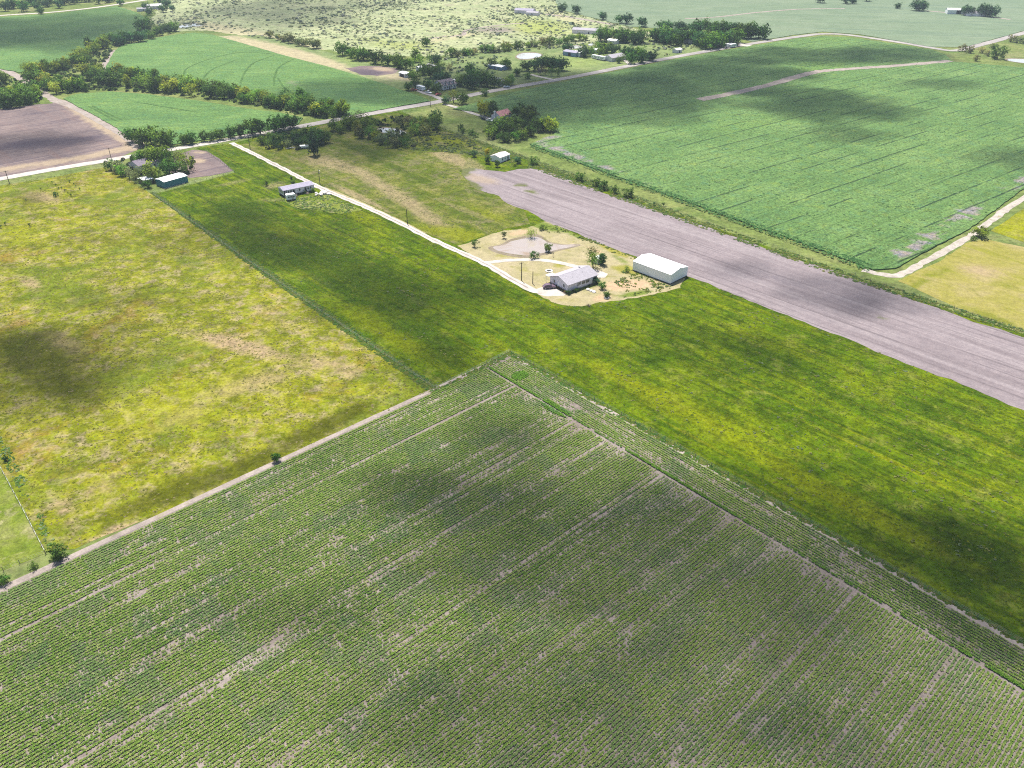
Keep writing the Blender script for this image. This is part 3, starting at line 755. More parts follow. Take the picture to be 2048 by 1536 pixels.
nt += tufts('pale_weeds', PROP[:20] + PROP[20:], .16, [(.19, .20, .06), (.17, .19, .05), (.14, .19, .09)], .25, .75, 'pale flowering weeds dotted over the property meadow', 'weeds', 15, 11., .63, flat=(.3, .6), skip=SKIP)
nt += tufts('edge_grass', [(300, 385), (312, 385), (880, 776), (1020, 702), (2060, 1290), (2060, 1300), (1020, 712), (868, 790), (480, 516)], 4, [(.04, .10, .01), (.07, .11, .01), (.10, .12, .02)], .5, 1.0, 'tall green grass along the meadow boundary', 'grass', 2, 5., .24, flat=(.15, .35))
nt += tufts('edge_grass', [(870, 250), (1060, 316), (1300, 402), (1700, 547), (2060, 663), (2060, 674), (1685, 556), (1400, 455), (1265, 408), (1147, 368), (1060, 336), (940, 305)], 1.6, [(.07, .12, .02), (.10, .14, .02), (.14, .15, .04), (.05, .10, .02)], .5, 1.1, 'rough green grass between the tilled strip and the bean field', 'grass', 5, 6., .36, flat=(.22, .45))
nt += tufts('bean_headland', [(1060, 286), (1400, 408), (1640, 494), (1750, 533), (1735, 546), (1640, 508), (1400, 422), (1060, 296)], 1.3, [(.055, .13, .036), (.055, .15, .042), (.04, .11, .034)], .5, .9, 'dark green bean rows along the near edge of the bean field', 'crop', 6, 6., .30, z=.45, flat=(.4, .7))
nt += tufts('yard_weeds', [(1050, 457), (1090, 443), (1180, 478), (1264, 512), (1372, 552), (1361, 576), (1240, 596), (1225, 560), (1262, 530), (1200, 490), (1120, 470)], 1.2, [(.09, .13, .01), (.12, .14, .015), (.05, .10, .02)], .4, .9, 'green and yellow weeds along the homestead yard edge', 'weeds', 12, 6., .52, flat=(.4, .9))
nt += tufts('bean_canopy', [(905, 219), (1160, 158), (1500, 93), (1645, 73), (1865, 101), (1905, 124), (2200, 150), (2200, 340), (2048, 378), (1860, 500), (1745, 541), (1400, 414), (1060, 290), (1110, 268), (960, 226)], .34, [(.066, .135, .050), (.095, .175, .055), (.030, .076, .022), (.165, .245, .105), (.13, .19, .05)], .35, .85, 'leafy bean plants closing over the wide field', 'crop', 22, 9., .36, z=.42, flat=(.25, .55))
nt += tufts('bank_weeds', [(795, 300), (850, 272), (925, 270), (985, 315), (890, 304)], .8, [(.09, .14, .04), (.13, .16, .06), (.06, .10, .03)], .6, 1.3, 'tall weeds over the earth bank by the pond', 'weeds', 30, 6., .40, z=.07, zf=bank)
nt += tufts('weedy_ground', [(560, 400), (660, 390), (725, 420), (680, 428), (590, 416)], 1.0, [(.07, .14, .02), (.16, .20, .08), (.10, .15, .02)], .5, 1.0, 'bright green weeds beside the long white home', 'weeds', 31, 5., .42, z=.05)
nt += tufts('fence_weeds', [(0, 870), (20, 900), (100, 1060), (112, 1085), (96, 1098), (50, 1000), (0, 915)], 3, [(.06, .14, .02), (.10, .16, .02), (.15, .20, .09)], .3, .7, 'bright weeds along the wire fence at the left', 'weeds', 33, 4., .45)
print('tufts', nt)
# brush of the far scrubland
k = 17000
X = rng.uniform(-620, 420, k * 3)
Y = rng.uniform(560, 1500, k * 3)
Pg = [G(*p) for p in [(330, -40), (1090, -40), (1130, 25), (1260, 54), (1330, 75), (1180, 86), (1000, 100), (880, 112), (700, 104), (560, 84), (430, 60), (330, 60), (290, 35)]]
ok = inside(Pg, X, Y) & seen(X, Y, 60)
X, Y = X[ok], Y[ok]
ok = fnoise(X / 45, Y / 45, 4) + rng.normal(0, .12, len(X)) > .44
X, Y = X[ok], Y[ok]
BT, BF, BS = [], [], []
br = random.Random(5)
for i in range(8):
    d = Vector((br.gauss(0, 1), br.gauss(0, 1), abs(br.gauss(0, .7)))).normalized()
    c = Vector((d.x * .75, d.y * .75, d.z * .62 + .2))
    a = d.orthogonal().normalized() * .55
    e = d.cross(a).normalized() * .55
    q = len(BT)
    BT += [np.array(c + a * p + e * r) for p, r in ((1, 0), (0, 1), (-1, 0), (0, -1))]
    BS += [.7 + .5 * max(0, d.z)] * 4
    BF.append((q, q + 1, q + 2, q + 3))
BT, BF, BS = np.array(BT), np.array(BF), np.array(BS)
pal = np.array([(.205, .255, .165), (.230, .285, .160), (.225, .245, .215), (.160, .215, .160), (.27, .30, .17)])
c = pal[rng.integers(0, 5, len(X))] * rng.uniform(.8, 1.2, (len(X), 1))
scr = link('scrub_brush', scatter_mesh('scrub_brush', BT, BF, X, Y, np.zeros(len(X)), rng.gamma(3, .30, len(X)) + .45, rng.uniform(0, 6.28, len(X)), c, BS, squash=rng.uniform(.35, .75, len(X))), M_crop)
tag(scr, 'grey green brush scattered over the far scrubland', 'brush', kind='stuff')
# brush in the pastures round the houses and by the creek
def brush(name, polys, per_m2, smin, smax, label, seed, pal=pal, cat='brush'):
    A = [[], []]
    for p in polys:
        Pg = [G(*q) for q in p]
        X0, X1 = min(q.x for q in Pg), max(q.x for q in Pg)
        Y0, Y1 = min(q.y for q in Pg), max(q.y for q in Pg)
        k = int((X1 - X0) * (Y1 - Y0) * per_m2)
        X, Y = rng.uniform(X0, X1, k), rng.uniform(Y0, Y1, k)
        ok = inside(Pg, X, Y)
        A[0].append(X[ok])
        A[1].append(Y[ok])
    X, Y = np.concatenate(A[0]), np.concatenate(A[1])
    c = np.array(pal)[rng.integers(0, len(pal), len(X))] * rng.uniform(.8, 1.2, (len(X), 1))
    o = link(name, scatter_mesh(name, BT, BF, X, Y, np.zeros(len(X)), rng.uniform(smin, smax, len(X)), rng.uniform(0, 6.28, len(X)), c, BS), M_crop)
    tag(o, label, cat, kind='stuff')
brush('pasture_brush', [[(800, 130), (860, 112), (1000, 112), (1030, 130), (1010, 150), (880, 150)], [(1180, 86), (1300, 78), (1400, 88), (1420, 100), (1330, 112), (1200, 96)], [(900, 104), (1180, 84), (1175, 94), (905, 112)]], .018, .8, 2.4, 'grey green brush between the houses and the road', 5)
brush('creek_undergrowth', [[(40, 150), (110, 128), (150, 115), (190, 96), (235, 84), (225, 105), (200, 140), (215, 155), (300, 165), (450, 185), (600, 212), (700, 232), (640, 238), (520, 215), (430, 200), (280, 184), (150, 184), (70, 185)], [(240, 92), (300, 76), (360, 60), (350, 52), (280, 60), (240, 76)], [(0, 150), (30, 160), (85, 195), (80, 205), (0, 218)]], .045, 1.0, 2.6, 'low undergrowth filling the gaps in the creek tree belt', 6, [(.05, .095, .025), (.07, .12, .03), (.10, .13, .05), (.04, .08, .025)])
brush('pond_undergrowth', [[(690, 250), (740, 240), (800, 232), (870, 246), (880, 270), (830, 296), (760, 285), (700, 268)], [(960, 262), (1040, 236), (1100, 258), (1050, 276), (1000, 288)], [(515, 290), (560, 268), (640, 268), (655, 290), (600, 300), (540, 302)], [(225, 322), (300, 305), (385, 315), (388, 345), (330, 365), (290, 372), (240, 345)]], .07, .7, 1.9, 'dark undergrowth beneath the tree clumps', 7, [(.035, .065, .018), (.055, .09, .025), (.075, .085, .05)])

# ================================================================== TREES
M_leaf = foliage_mat('tree_leaf')
M_bark = plain('bark', (.105, .085, .065), .9, .05, .3, .4)
def tree_proto(seed, w, h0, nclump, nleaf, leaf, conic=0.0, loose=0.0, trunk=True):
    """unit-height tree: a tapered trunk with limbs and a crown of leaf clumps"""
    r = random.Random(seed)
    nr = np.random.default_rng(seed)
    cl = []
    for i in range(nclump):
        while True:
            p = Vector((r.uniform(-1, 1), r.uniform(-1, 1), r.uniform(-1, 1)))
            if .35 < p.length < 1:
                break
        p *= r.uniform(.75, 1.12)
        z = h0 + (1 - h0) * (p.z * .5 + .5)
        k = 1.0 - conic * (z - h0) / (1 - h0) if conic else 1.0
        lob = 1 + .22 * math.sin(math.atan2(p.y, p.x) * 3 + seed) + .15 * math.sin(math.atan2(p.y, p.x) * 5 + seed * 2.3)
        cl.append((Vector((p.x * w * k * lob, p.y * w * k * lob, min(z, 1.0))), r.uniform(.8, 1.25)))
    V, F, Cc = [], [], []
    for c, sz in cl:
        rad = (.17 if not conic else .10) * sz * (.7 + w)
        shade = r.uniform(.50, 1.45)
        hue = r.uniform(-.12, .12)
        for q in range(nleaf):
            d = Vector((nr.normal(), nr.normal(), nr.normal() * .9 + .15)).normalized()
            p = c + d * rad * (r.random() ** .5) * (1 + loose * r.random())
            nn = (d + Vector((r.uniform(-.6, .6), r.uniform(-.6, .6), r.uniform(-.2, .8)))).normalized()
            a = nn.orthogonal().normalized()
            a.rotate(Matrix.Rotation(r.uniform(0, 6.28), 3, nn))
            e = nn.cross(a)
            s_ = leaf * r.uniform(.6, 1.35)
            k = len(V)
            V += [p + a * s_, p + e * s_ * .7, p - a * s_, p - e * s_ * .7]
            F.append((k, k + 1, k + 2, k + 3))
            b = shade * r.uniform(.8, 1.25)
            Cc += [(b * (1 + hue), b, b * (1 - hue))] * 4
    crown = np_mesh('crown', np.array([tuple(p) for p in V]), np.array(F), np.array(Cc))
    crown.materials.append(M_leaf)
    tm = None
    if trunk:
        m_ = MB()
        th = h0 + .25 * (1 - h0)
        lean = Vector((r.uniform(-.04, .04), r.uniform(-.04, .04), 0))
        m_.tube([(0, 0, -.02), lean * .5 + Vector((0, 0, th * .5)), lean + Vector((0, 0, th)), lean * 1.6 + Vector((0, 0, .86))], [.042, .032, .026, .008], 6)
        for i in range(4):
            a = i * 1.57 + r.uniform(-.4, .4)
            st = lean + Vector((0, 0, th * r.uniform(.75, 1.0)))
            m_.tube([st, st + Vector((math.cos(a) * w * .35, math.sin(a) * w * .35, .13)), st + Vector((math.cos(a) * w * .75, math.sin(a) * w * .75, .26))], [.020, .013, .005], 5)
        tm = m_.mesh('trunk')
        tm.materials.append(M_bark)
    return tm, crown
PROTO = {
    'oak': [tree_proto(i + 1, .52 + .05 * i, .07, 46, 20, .056) for i in range(3)],
    'elm': [tree_proto(i + 11, .38 + .04 * i, .12, 40, 20, .052) for i in range(3)],
    'loose': [tree_proto(i + 21, .46, .16, 30, 15, .040, loose=.9) for i in range(2)],
    'cedar': [tree_proto(31, .34, .05, 60, 13, .040, conic=.85)],
    'bush': [tree_proto(i + 41, .62, .05, 30, 18, .065) for i in range(2)],
    'sapling': [tree_proto(51, .36, .25, 16, 16, .060)],
}
TREE_N = 0
DARK, MID, OLIVE, LIGHT, YEL, GREY, BLUE = (.050, .115, .016), (.088, .175, .024), (.140, .205, .020), (.185, .265, .032), (.290, .315, .010), (.140, .175, .070), (.038, .100, .036)
def tree(px, py, h, kind, colr, name, label, group=None, cat='tree', wide=1.0, world=None):
    global TREE_N
    TREE_N += 1
    p = world if world else G(px, py)
    tm, cm = PROTO[kind][random.randrange(len(PROTO[kind]))]
    e = empty(name, (p[0], p[1], 0), random.uniform(0, 6.28))
    e.scale = (h * wide, h * wide, h)
    tag(e, label, cat, group)
    if tm:
        link('trunk', tm, None, e)
    c = link('crown', cm, None, e)
    j = random.uniform(.75, 1.5)
    c.color = (colr[0] * j * random.uniform(.85, 1.3), colr[1] * j, colr[2] * j * random.uniform(.7, 1.3), 1)
    return e
def belt(line, width_px, count, hr, kinds, cols, name, label, group, cat='tree', wide=(.9, 1.3)):
    """trees staggered along a line given in photo pixels; width_px = spread of the bases towards the top of the photo"""
    L = smooth_line([Vector(p) for p in line], 12)
    acc = [0]
    for a, b in zip(L, L[1:]):
        acc.append(acc[-1] + (b - a).length)
    for i in range(count):
        d = (i + random.uniform(.1, .9)) / count * acc[-1]
        k = max(j for j in range(len(acc)) if acc[j] <= d)
        k = min(k, len(L) - 2)
        q = L[k].lerp(L[k + 1], (d - acc[k]) / max(1e-6, acc[k + 1] - acc[k]))
        tree(q.x, q.y - random.uniform(0, width_px), random.uniform(*hr), random.choice(kinds), random.choice(cols), name, label, group, cat, random.uniform(*wide))
# creek belts
belt([(690, 241), (640, 234), (560, 218), (500, 211), (440, 200), (380, 194)], 17, 46, (6.5, 9.5), ['oak', 'elm', 'loose'], [DARK, MID, MID, OLIVE], 'creek_tree', 'green tree in the long creek belt below the hill field', 'trees of the long creek belt')
belt([(380, 193), (330, 186), (270, 179), (220, 172), (165, 168)], 22, 30, (7, 10), ['oak', 'elm', 'loose'], [DARK, MID, MID, OLIVE, LIGHT], 'creek_tree', 'green tree in the wide creek bend left of the hill field', 'trees of the wide creek bend')
belt([(60, 164), (80, 178), (110, 190), (160, 187)], 20, 12, (7, 10), ['oak', 'elm'], [MID, OLIVE, MID, LIGHT], 'creek_tree', 'rounded green tree at the creek corner above the ploughed field', 'trees at the creek corner')
belt([(50, 158), (110, 145), (150, 133), (165, 125)], 10, 12, (7, 9.5), ['oak', 'elm', 'loose'], [DARK, MID, OLIVE], 'creek_tree', 'green tree along the lower edge of the upper crop field', 'trees below the upper crop field')
belt([(165, 140), (180, 122), (205, 108), (215, 96)], 14, 14, (7, 10), ['oak', 'loose', 'elm'], [MID, OLIVE, LIGHT, DARK], 'creek_tree', 'green tree in the creek strip beside the curved dirt track', 'trees by the curved track')
belt([(212, 88), (250, 92), (290, 86), (315, 76), (352, 64)], 8, 16, (7, 10), ['oak', 'elm'], [DARK, BLUE, MID], 'creek_tree', 'dark tree in the belt above the hill field', 'trees above the hill field')
tree(291, 66, 15, 'oak', DARK, 'creek_tree', 'tallest dark tree at the top end of the creek belt')
tree(182, 100, 11, 'elm', BLUE, 'creek_tree', 'lone dark tree at the tip of the lilac dirt strip')
tree(172, 183, 6, 'elm', DARK, 'creek_tree', 'small dark tree on the pale grass above the crescent field')
tree(688, 228, 8.5, 'elm', OLIVE, 'creek_tree', 'lone olive tree at the right end of the creek belt')
tree(604, 205, 9.5, 'elm', DARK, 'creek_tree', 'tall dark tree rising behind the creek belt')
belt([(0, 222), (40, 214), (82, 205)], 22, 14, (7.5, 10.5), ['oak', 'elm'], [MID, DARK, OLIVE], 'woodland_tree', 'rounded green tree in the clump above the ploughed field', 'trees of the left edge clump')
tree(8, 168, 8, 'oak', MID, 'woodland_tree', 'rounded tree apart from the clump beside the field track at left')
# roadside
for i, (a, b, h) in enumerate(((265, 285, 8.5), (286, 291, 9), (303, 289, 10.5), (322, 294, 9.5), (335, 291, 9))):
    tree(a, b, h, 'oak', DARK, 'roadside_oak', 'big dark oak in the clump where ploughed field meets road', 'oaks at the road corner')
for i, (a, b, h, k) in enumerate(((369, 289, 6, 'oak'), (385, 288, 6.5, 'oak'), (409, 283, 6, 'elm'), (424, 282, 5.5, 'oak'), (440, 280, 6.5, 'oak'), (462, 276, 7, 'oak'), (480, 274, 7, 'elm'), (505, 270, 9.5, 'oak'), (522, 269, 9, 'elm'), (550, 264, 9, 'oak'), (568, 260, 9.5, 'oak'), (586, 256, 8, 'oak'))):
    tree(a, b, h, k, DARK, 'roadside_tree', 'dark tree in the row between the crescent field and the road', 'roadside tree row')
# yard with the blue shed
for a, b, h, k, c in ((285, 333, 8, 'elm', MID), (304, 330, 9.5, 'oak', MID), (322, 328, 10, 'oak', MID), (338, 334, 9, 'loose', DARK), (275, 325, 6, 'loose', MID), (352, 345, 8, 'loose', DARK), (340, 350, 8, 'oak', DARK), (358, 330, 7, 'loose', GREY), (375, 342, 9.5, 'loose', OLIVE), (366, 348, 7, 'loose', MID), (222, 340, 5.5, 'oak', DARK), (236, 345, 6, 'oak', GREY), (246, 352, 5.5, 'oak', MID), (260, 358, 6, 'loose', GREY), (272, 365, 5, 'loose', GREY), (286, 372, 4.5, 'loose', DARK), (296, 376, 4, 'oak', DARK), (320, 366, 4, 'loose', DARK), (292, 350, 5, 'loose', DARK), (278, 352, 5, 'loose', GREY), (318, 352, 5, 'loose', DARK)):
    tree(a, b, h, k, c, 'yard_tree', 'tree crowding round the dark roofed house in the roadside yard', 'trees of the roadside yard')
tree(307, 362, 9, 'elm', (.115, .150, .022), 'yard_tree', 'bright yellow green tree just left of the blue shed')
# clump left of the long driveway's far end
for a, b, h, k, c in ((524, 289, 5, 'oak', DARK), (538, 296, 5.5, 'loose', DARK), (552, 292, 7, 'oak', MID), (568, 288, 7, 'loose', BLUE), (556, 300, 4.5, 'loose', DARK), (590, 286, 6.5, 'oak', BLUE), (605, 282, 7, 'oak', MID), (622, 282, 8, 'oak', DARK), (636, 288, 8.5, 'oak', DARK), (648, 286, 7.5, 'oak', DARK), (612, 290, 5, 'loose', MID), (578, 296, 5, 'loose', GREY), (543, 286, 6, 'oak', MID), (598, 292, 4.5, 'oak', DARK), (656, 279, 4, 'bush', BLUE)):
    tree(a, b, h, k, c, 'property_tree', 'dark tree in the clump round the scrap by the county road', 'trees round the scrap')
tree(629, 311, 12.5, 'cedar', BLUE, 'cedar_tree', 'tall dark pointed evergreen standing in front of the scrap clump')
# pond clump
pts = [(668, 262), (682, 266), (700, 258), (714, 268), (722, 252), (735, 262), (740, 245), (748, 272), (755, 250), (765, 288), (776, 296), (790, 294), (804, 292), (780, 280), (795, 282), (815, 285), (822, 276), (835, 272), (830, 258), (845, 262), (855, 250), (842, 246), (865, 252), (820, 250), (800, 247), (860, 264), (752, 282), (738, 278), (720, 276), (812, 296), (850, 276), (870, 258), (708, 250), (690, 255)]
for a, b in pts:
    tree(a, b, random.uniform(5.5, 9.5) * (.7 if b < 252 or a < 695 else .66 if 750 < a < 818 and b > 272 else 1), random.choice(['oak', 'loose', 'loose', 'elm']), random.choice([MID, MID, OLIVE, GREY, DARK]), 'pond_tree', 'tree in the thicket ringing the hidden pond', 'trees ringing the hidden pond')
tree(872, 243, 7, 'oak', DARK, 'field_tree', 'dark round tree on the grass right of the pond thicket')
tree(880, 246, 4.5, 'loose', DARK, 'field_tree', 'small dark tree beside the dark round tree right of the thicket')
for a, b, h in ((922, 262, 4), (942, 270, 3.6), (927, 266, 3), (950, 275, 3)):
    tree(a, b, h, 'bush', DARK, 'shrub', 'dark shrub on the grass left of the red roofed house', 'shrubs near the lane', 'shrub')
# red roof house
tree(968, 232, 9.5, 'elm', YEL, 'yard_tree', 'bright yellow green tree left of the red roofed house')
tree(984, 232, 9, 'elm', DARK, 'yard_tree', 'dark tree between the bright tree and the red roofed house')
for a, b, h, k in ((1030, 258, 8, 'oak'), (1012, 262, 9, 'oak'), (1000, 268, 9, 'oak'), (988, 272, 8, 'oak'), (978, 278, 7, 'loose'), (1020, 270, 8, 'loose'), (1040, 240, 10, 'oak'), (1055, 246, 10, 'oak'), (1064, 240, 9, 'elm'), (1075, 262, 7.5, 'oak'), (1088, 262, 8, 'oak'), (1102, 264, 8, 'oak'), (1094, 256, 7, 'loose'), (1060, 272, 7, 'oak'), (1046, 278, 6, 'oak'), (1030, 282, 6, 'oak'), (1012, 284, 5.5, 'oak'), (1000, 284, 5, 'loose'), (1050, 258, 6, 'loose'), (1035, 268, 6, 'loose'), (984, 264, 7, 'loose'), (1070, 252, 6, 'loose'), (1110, 262, 5, 'loose')):
    tree(a, b, h, k, random.choice([DARK, DARK, MID, OLIVE]), 'yard_tree', 'dark tree in the grove right of the red roofed house', 'grove by the red roofed house')
tree(893, 208, 5.5, 'oak', BLUE, 'roadside_tree', 'small dark tree at the lane entrance, left of the yellow green one')
tree(907, 206, 8.5, 'loose', (.13, .155, .03), 'roadside_tree', 'yellow green tree between two dark trees at the lane entrance')
tree(926, 208, 7.5, 'oak', DARK, 'roadside_tree', 'dark tree at the lane entrance, right of the yellow green one')
tree(969, 192, 5, 'bush', DARK, 'roadside_shrub', 'single round dark shrub on the bean field edge by the road', cat='shrub')
# house cluster beyond the road
for a, b, h, k, c in ((817, 181, 6, 'oak', DARK), (830, 177, 6.5, 'oak', DARK), (855, 178, 6.5, 'oak', DARK), (874, 186, 7.5, 'oak', MID), (880, 168, 9, 'oak', BLUE), (893, 166, 8, 'oak', BLUE), (887, 160, 8, 'loose', DARK), (829, 165, 9, 'oak', MID), (861, 156, 10, 'oak', MID), (848, 150, 8, 'oak', DARK), (872, 150, 8, 'oak', MID), (858, 147, 7, 'loose', MID), (922, 172, 8, 'oak', MID), (934, 175, 9, 'elm', DARK), (945, 178, 10, 'oak', BLUE), (952, 166, 10, 'oak', DARK), (962, 172, 10, 'oak', MID), (975, 174, 10, 'oak', DARK), (986, 175, 8, 'oak', DARK), (968, 160, 8, 'loose', MID), (940, 152, 9, 'elm', DARK), (1012, 174, 7, 'oak', OLIVE), (1022, 170, 7, 'elm', MID), (1000, 172, 5, 'bush', DARK), (1034, 152, 6, 'oak', DARK), (985, 136, 7, 'oak', DARK), (1012, 138, 8, 'oak', DARK), (812, 139, 9, 'oak', MID), (800, 136, 10, 'oak', DARK), (790, 131, 9, 'oak', MID), (776, 131, 9, 'oak', DARK), (826, 136, 8, 'loose', MID), (842, 130, 9, 'loose', MID), (872, 130, 9, 'oak', BLUE), (884, 140, 7, 'loose', MID), (898, 145, 7, 'loose', GREY), (860, 125, 8, 'loose', MID), (1055, 158, 5, 'bush', MID), (832, 124, 10, 'elm', MID)):
    tree(a, b, h, k, c, 'homestead_tree', 'tree among the scattered houses beyond the county road', 'trees among the houses beyond the road')
for a, b, h, k, c in ((1052, 142, 8, 'oak', BLUE), (1070, 142, 9.5, 'oak', BLUE), (1084, 140, 11, 'oak', BLUE), (1098, 141, 11, 'oak', DARK), (1112, 142, 11, 'oak', BLUE), (1122, 141, 10, 'oak', BLUE), (1090, 150, 6.5, 'loose', GREY), (1102, 152, 6, 'loose', MID), (1116, 152, 6, 'loose', MID), (1080, 150, 6, 'loose', (.10, .08, .09))):
    tree(a, b, h, k, c, 'grove_tree', 'dark oak in the dense grove below the large white pond', 'oaks of the dense grove')
# far farm
for a, b, h, k, c in ((1134, 106, 9, 'oak', BLUE), (1168, 114, 9, 'oak', BLUE), (1180, 112, 8, 'oak', MID), (1186, 114, 7, 'loose', DARK), (1204, 106, 9, 'oak', MID), (1214, 105, 9, 'oak', MID), (1200, 112, 7, 'oak', OLIVE), (1226, 111, 10, 'oak', BLUE), (1252, 116, 10, 'oak', BLUE), (1264, 118, 9, 'oak', BLUE), (1262, 128, 9, 'oak', DARK), (1277, 118, 10, 'oak', MID), (1284, 126, 9, 'oak', DARK), (1297, 121, 7, 'oak', BLUE), (1304, 122, 8, 'oak', BLUE), (1238, 126, 5, 'oak', DARK), (1246, 122, 6, 'loose', MID), (1192, 100, 7, 'loose', OLIVE)):
    tree(a, b, h, k, c, 'farm_tree', 'dark tree round the farm with the blue building', 'trees of the far farm')
belt([(1195, 82), (1212, 85), (1230, 88), (1262, 92), (1290, 86)], 8, 9, (9, 14), ['oak'], [BLUE, MID, DARK], 'farm_tree', 'tall dark tree left of the distant white roof', 'trees left of the distant white roof')
belt([(1305, 84), (1340, 90), (1380, 95), (1440, 98), (1475, 88)], 10, 26, (9, 14), ['oak'], [BLUE, BLUE, DARK, MID], 'farm_tree', 'tall dark tree in the wood round the distant white roof', 'wood round the distant white roof')
belt([(1400, 68), (1430, 70), (1470, 76), (1520, 82)], 5, 12, (10, 14), ['elm', 'oak'], [BLUE, DARK], 'shelterbelt_tree', 'tall dark tree in the straight row below the pale far field', 'trees of the far shelterbelt')
for a, b in ((1321, 60), (1335, 62), (1356, 63), (1363, 64), (1386, 67), (1393, 67), (1125, 24), (1152, 28), (1205, 40), (1240, 47), (1253, 48), (1284, 54)):
    tree(a, b, random.uniform(8, 12), 'oak', BLUE, 'far_tree', 'dark lone tree on the far edge of the scrubland', 'lone trees on the scrubland edge')
# along the scrubland
for a, b, h in ((540, 76, 7), (556, 80, 6), (566, 84, 6), (580, 86, 9), (596, 92, 7), (604, 90, 6), (612, 93, 7), (628, 97, 9), (636, 96, 7)):
    tree(a, b, h, 'oak', GREY, 'fencerow_tree', 'grey green tree in the row above the pale dry strip', 'trees above the dry strip')
for a, b, h in ((685, 111, 11), (702, 116, 8), (716, 120, 11), (728, 121, 10), (734, 120, 9), (752, 128, 11), (852, 93, 8)):
    tree(a, b, h, 'oak', DARK, 'pasture_tree', 'dark tree on the pasture left of the dark corral', 'trees left of the corral')
belt([(900, 117), (960, 108), (1010, 104), (1060, 96), (1110, 90), (1172, 84)], 4, 24, (4.5, 7.5), ['oak', 'bush'], [GREY, MID, MID], 'hedge_shrub', 'grey green shrub in the long hedge above the white ponds', 'shrubs of the long hedge', 'shrub', (1.0, 1.5))
# top left strip and far right
belt([(0, 28), (60, 24), (130, 17), (240, 6)], 12, 18, (9, 13), ['oak'], [BLUE, DARK], 'far_tree', 'blue green tree beyond the far road', 'trees beyond the far road')
for a, b, h in ((82, 29, 8), (242, 12, 8), (292, 21, 9), (327, 25, 9), (335, 16, 10), (345, 22, 7), (300, 30, 8), (320, 6, 8)):
    tree(a, b, h, 'oak', BLUE, 'far_tree', 'blue green tree round the far white farmstead', 'trees round the far farmstead')
for a, b, h in ((1832, 22, 12), (1838, 22, 12), (1844, 22, 11), (1930, 31, 11), (1938, 32, 10), (1960, 32, 12), (1966, 33, 13), (1974, 34, 12), (1984, 35, 12), (1733, 3, 10), (1640, 6, 12), (1690, 8, 10), (1705, 8, 10), (1795, 18, 7)):
    tree(a, b, h, 'oak', BLUE, 'far_tree', 'small blue tree on the far plain at top right', 'trees on the far plain')
tree(1994, 118, 11, 'bush', DARK, 'far_tree', 'dark rounded tree beside the white pond at the right edge')
for a, b, h in ((1925, 103, 6), (1938, 106, 6), (1952, 122, 5), (1962, 106, 5), (2022, 84, 6), (2035, 86, 6), (2048, 88, 6), (1975, 112, 5), (1985, 98, 5)):
    tree(a, b, h, 'bush', GREY, 'far_shrub', 'grey shrub on the brushy ground by the far road junction', 'shrubs by the far road junction', 'shrub')
# round the small pale house and along the tilled strip
tree(948, 314, 3.8, 'elm', BLUE, 'sapling_tree', 'small dark tree standing alone left of the small pale house')
tree(974, 310, 3.4, 'elm', YEL, 'sapling_tree', 'small yellow green tree behind the small pale house')
tree(976, 327, 4.2, 'elm', DARK, 'sapling_tree', 'dark tree at the left wall of the small pale house')
tree(995, 334, 3.6, 'elm', DARK, 'sapling_tree', 'dark tree in front of the small pale house')
tree(1035, 327, 3.8, 'oak', BLUE, 'sapling_tree', 'blue green tree right of the small pale house')
tree(1029, 332, 2.0, 'bush', OLIVE, 'shrub', 'low olive shrub right of the small pale house', cat='shrub')
for (a, b, h), s_ in zip(((1068, 329, 4.4), (1160, 361, 4.4), (1192, 372, 4.0), (1207, 379, 4.4), (1229, 386, 3.6), (1256, 394, 4.6), (1308, 411, 1.8), (1326, 413, 2.0)), ('first and leftmost', 'second', 'third', 'fourth', 'fifth', 'sixth', 'seventh and tiny', 'last and tiny')):
    tree(a, b, h, 'bush' if h > 3 else 'sapling', DARK, 'fencerow_tree', s_ + ' round dark tree along the tilled strip, counted from left', 'round trees along the tilled strip', wide=1.0)
tree(1958, 474, 4.6, 'oak', OLIVE, 'fencerow_tree', 'round olive tree at the corner of the yellow hay field', wide=1.25)
tree(1945, 481, 2.0, 'bush', DARK, 'shrub', 'small dark shrub below the round olive tree', cat='shrub')
tree(554, 923, 2.6, 'elm', DARK, 'field_tree', 'small dark tree alone on the edge of the foreground crop', wide=1.15)
tree(120, 1116, 3.3, 'oak', DARK, 'field_tree', 'bushy dark tree at the fence corner by the foreground crop', wide=1.0)
tree(68, 1137, 1.5, 'bush', MID, 'shrub', 'small green shrub left of the fence corner tree', cat='shrub', wide=1.1)
tree(10, 1167, 2.3, 'oak', MID, 'shrub', 'green shrub cut by the left edge of the photo', cat='shrub', wide=.9)
tree(13, 922, 1.8, 'oak', DARK, 'shrub', 'little dark shrub beside the wire fence', cat='shrub', wide=.8)
# homestead
tree(1008, 477, 3.2, 'sapling', DARK, 'yard_sapling', 'small dark sapling on the bare bank above the muddy pond')
tree(950, 494, 3.4, 'sapling', DARK, 'yard_sapling', 'small dark sapling near the driveway left of the muddy pond', wide=1.2)
tree(1096, 504, 3.6, 'elm', MID, 'yard_sapling', 'slim green sapling on the near shore of the muddy pond')
tree(1067, 517, 3.0, 'bush', DARK, 'yard_shrub', 'round dark shrub between the muddy pond and loop drive', cat='shrub', wide=.95)
tree(1062, 476, 4.0, 'loose', OLIVE, 'pond_shrub', 'olive shrub at the far shore of the muddy pond', wide=1.2, cat='shrub')
tree(1085, 460, 2.2, 'bush', MID, 'pond_shrub', 'low green shrub on the weedy bank behind the muddy pond', wide=1.3, cat='shrub')
tree(1186, 536, 6.2, 'loose', MID, 'yard_tree', 'green tree in front of the little white shed')
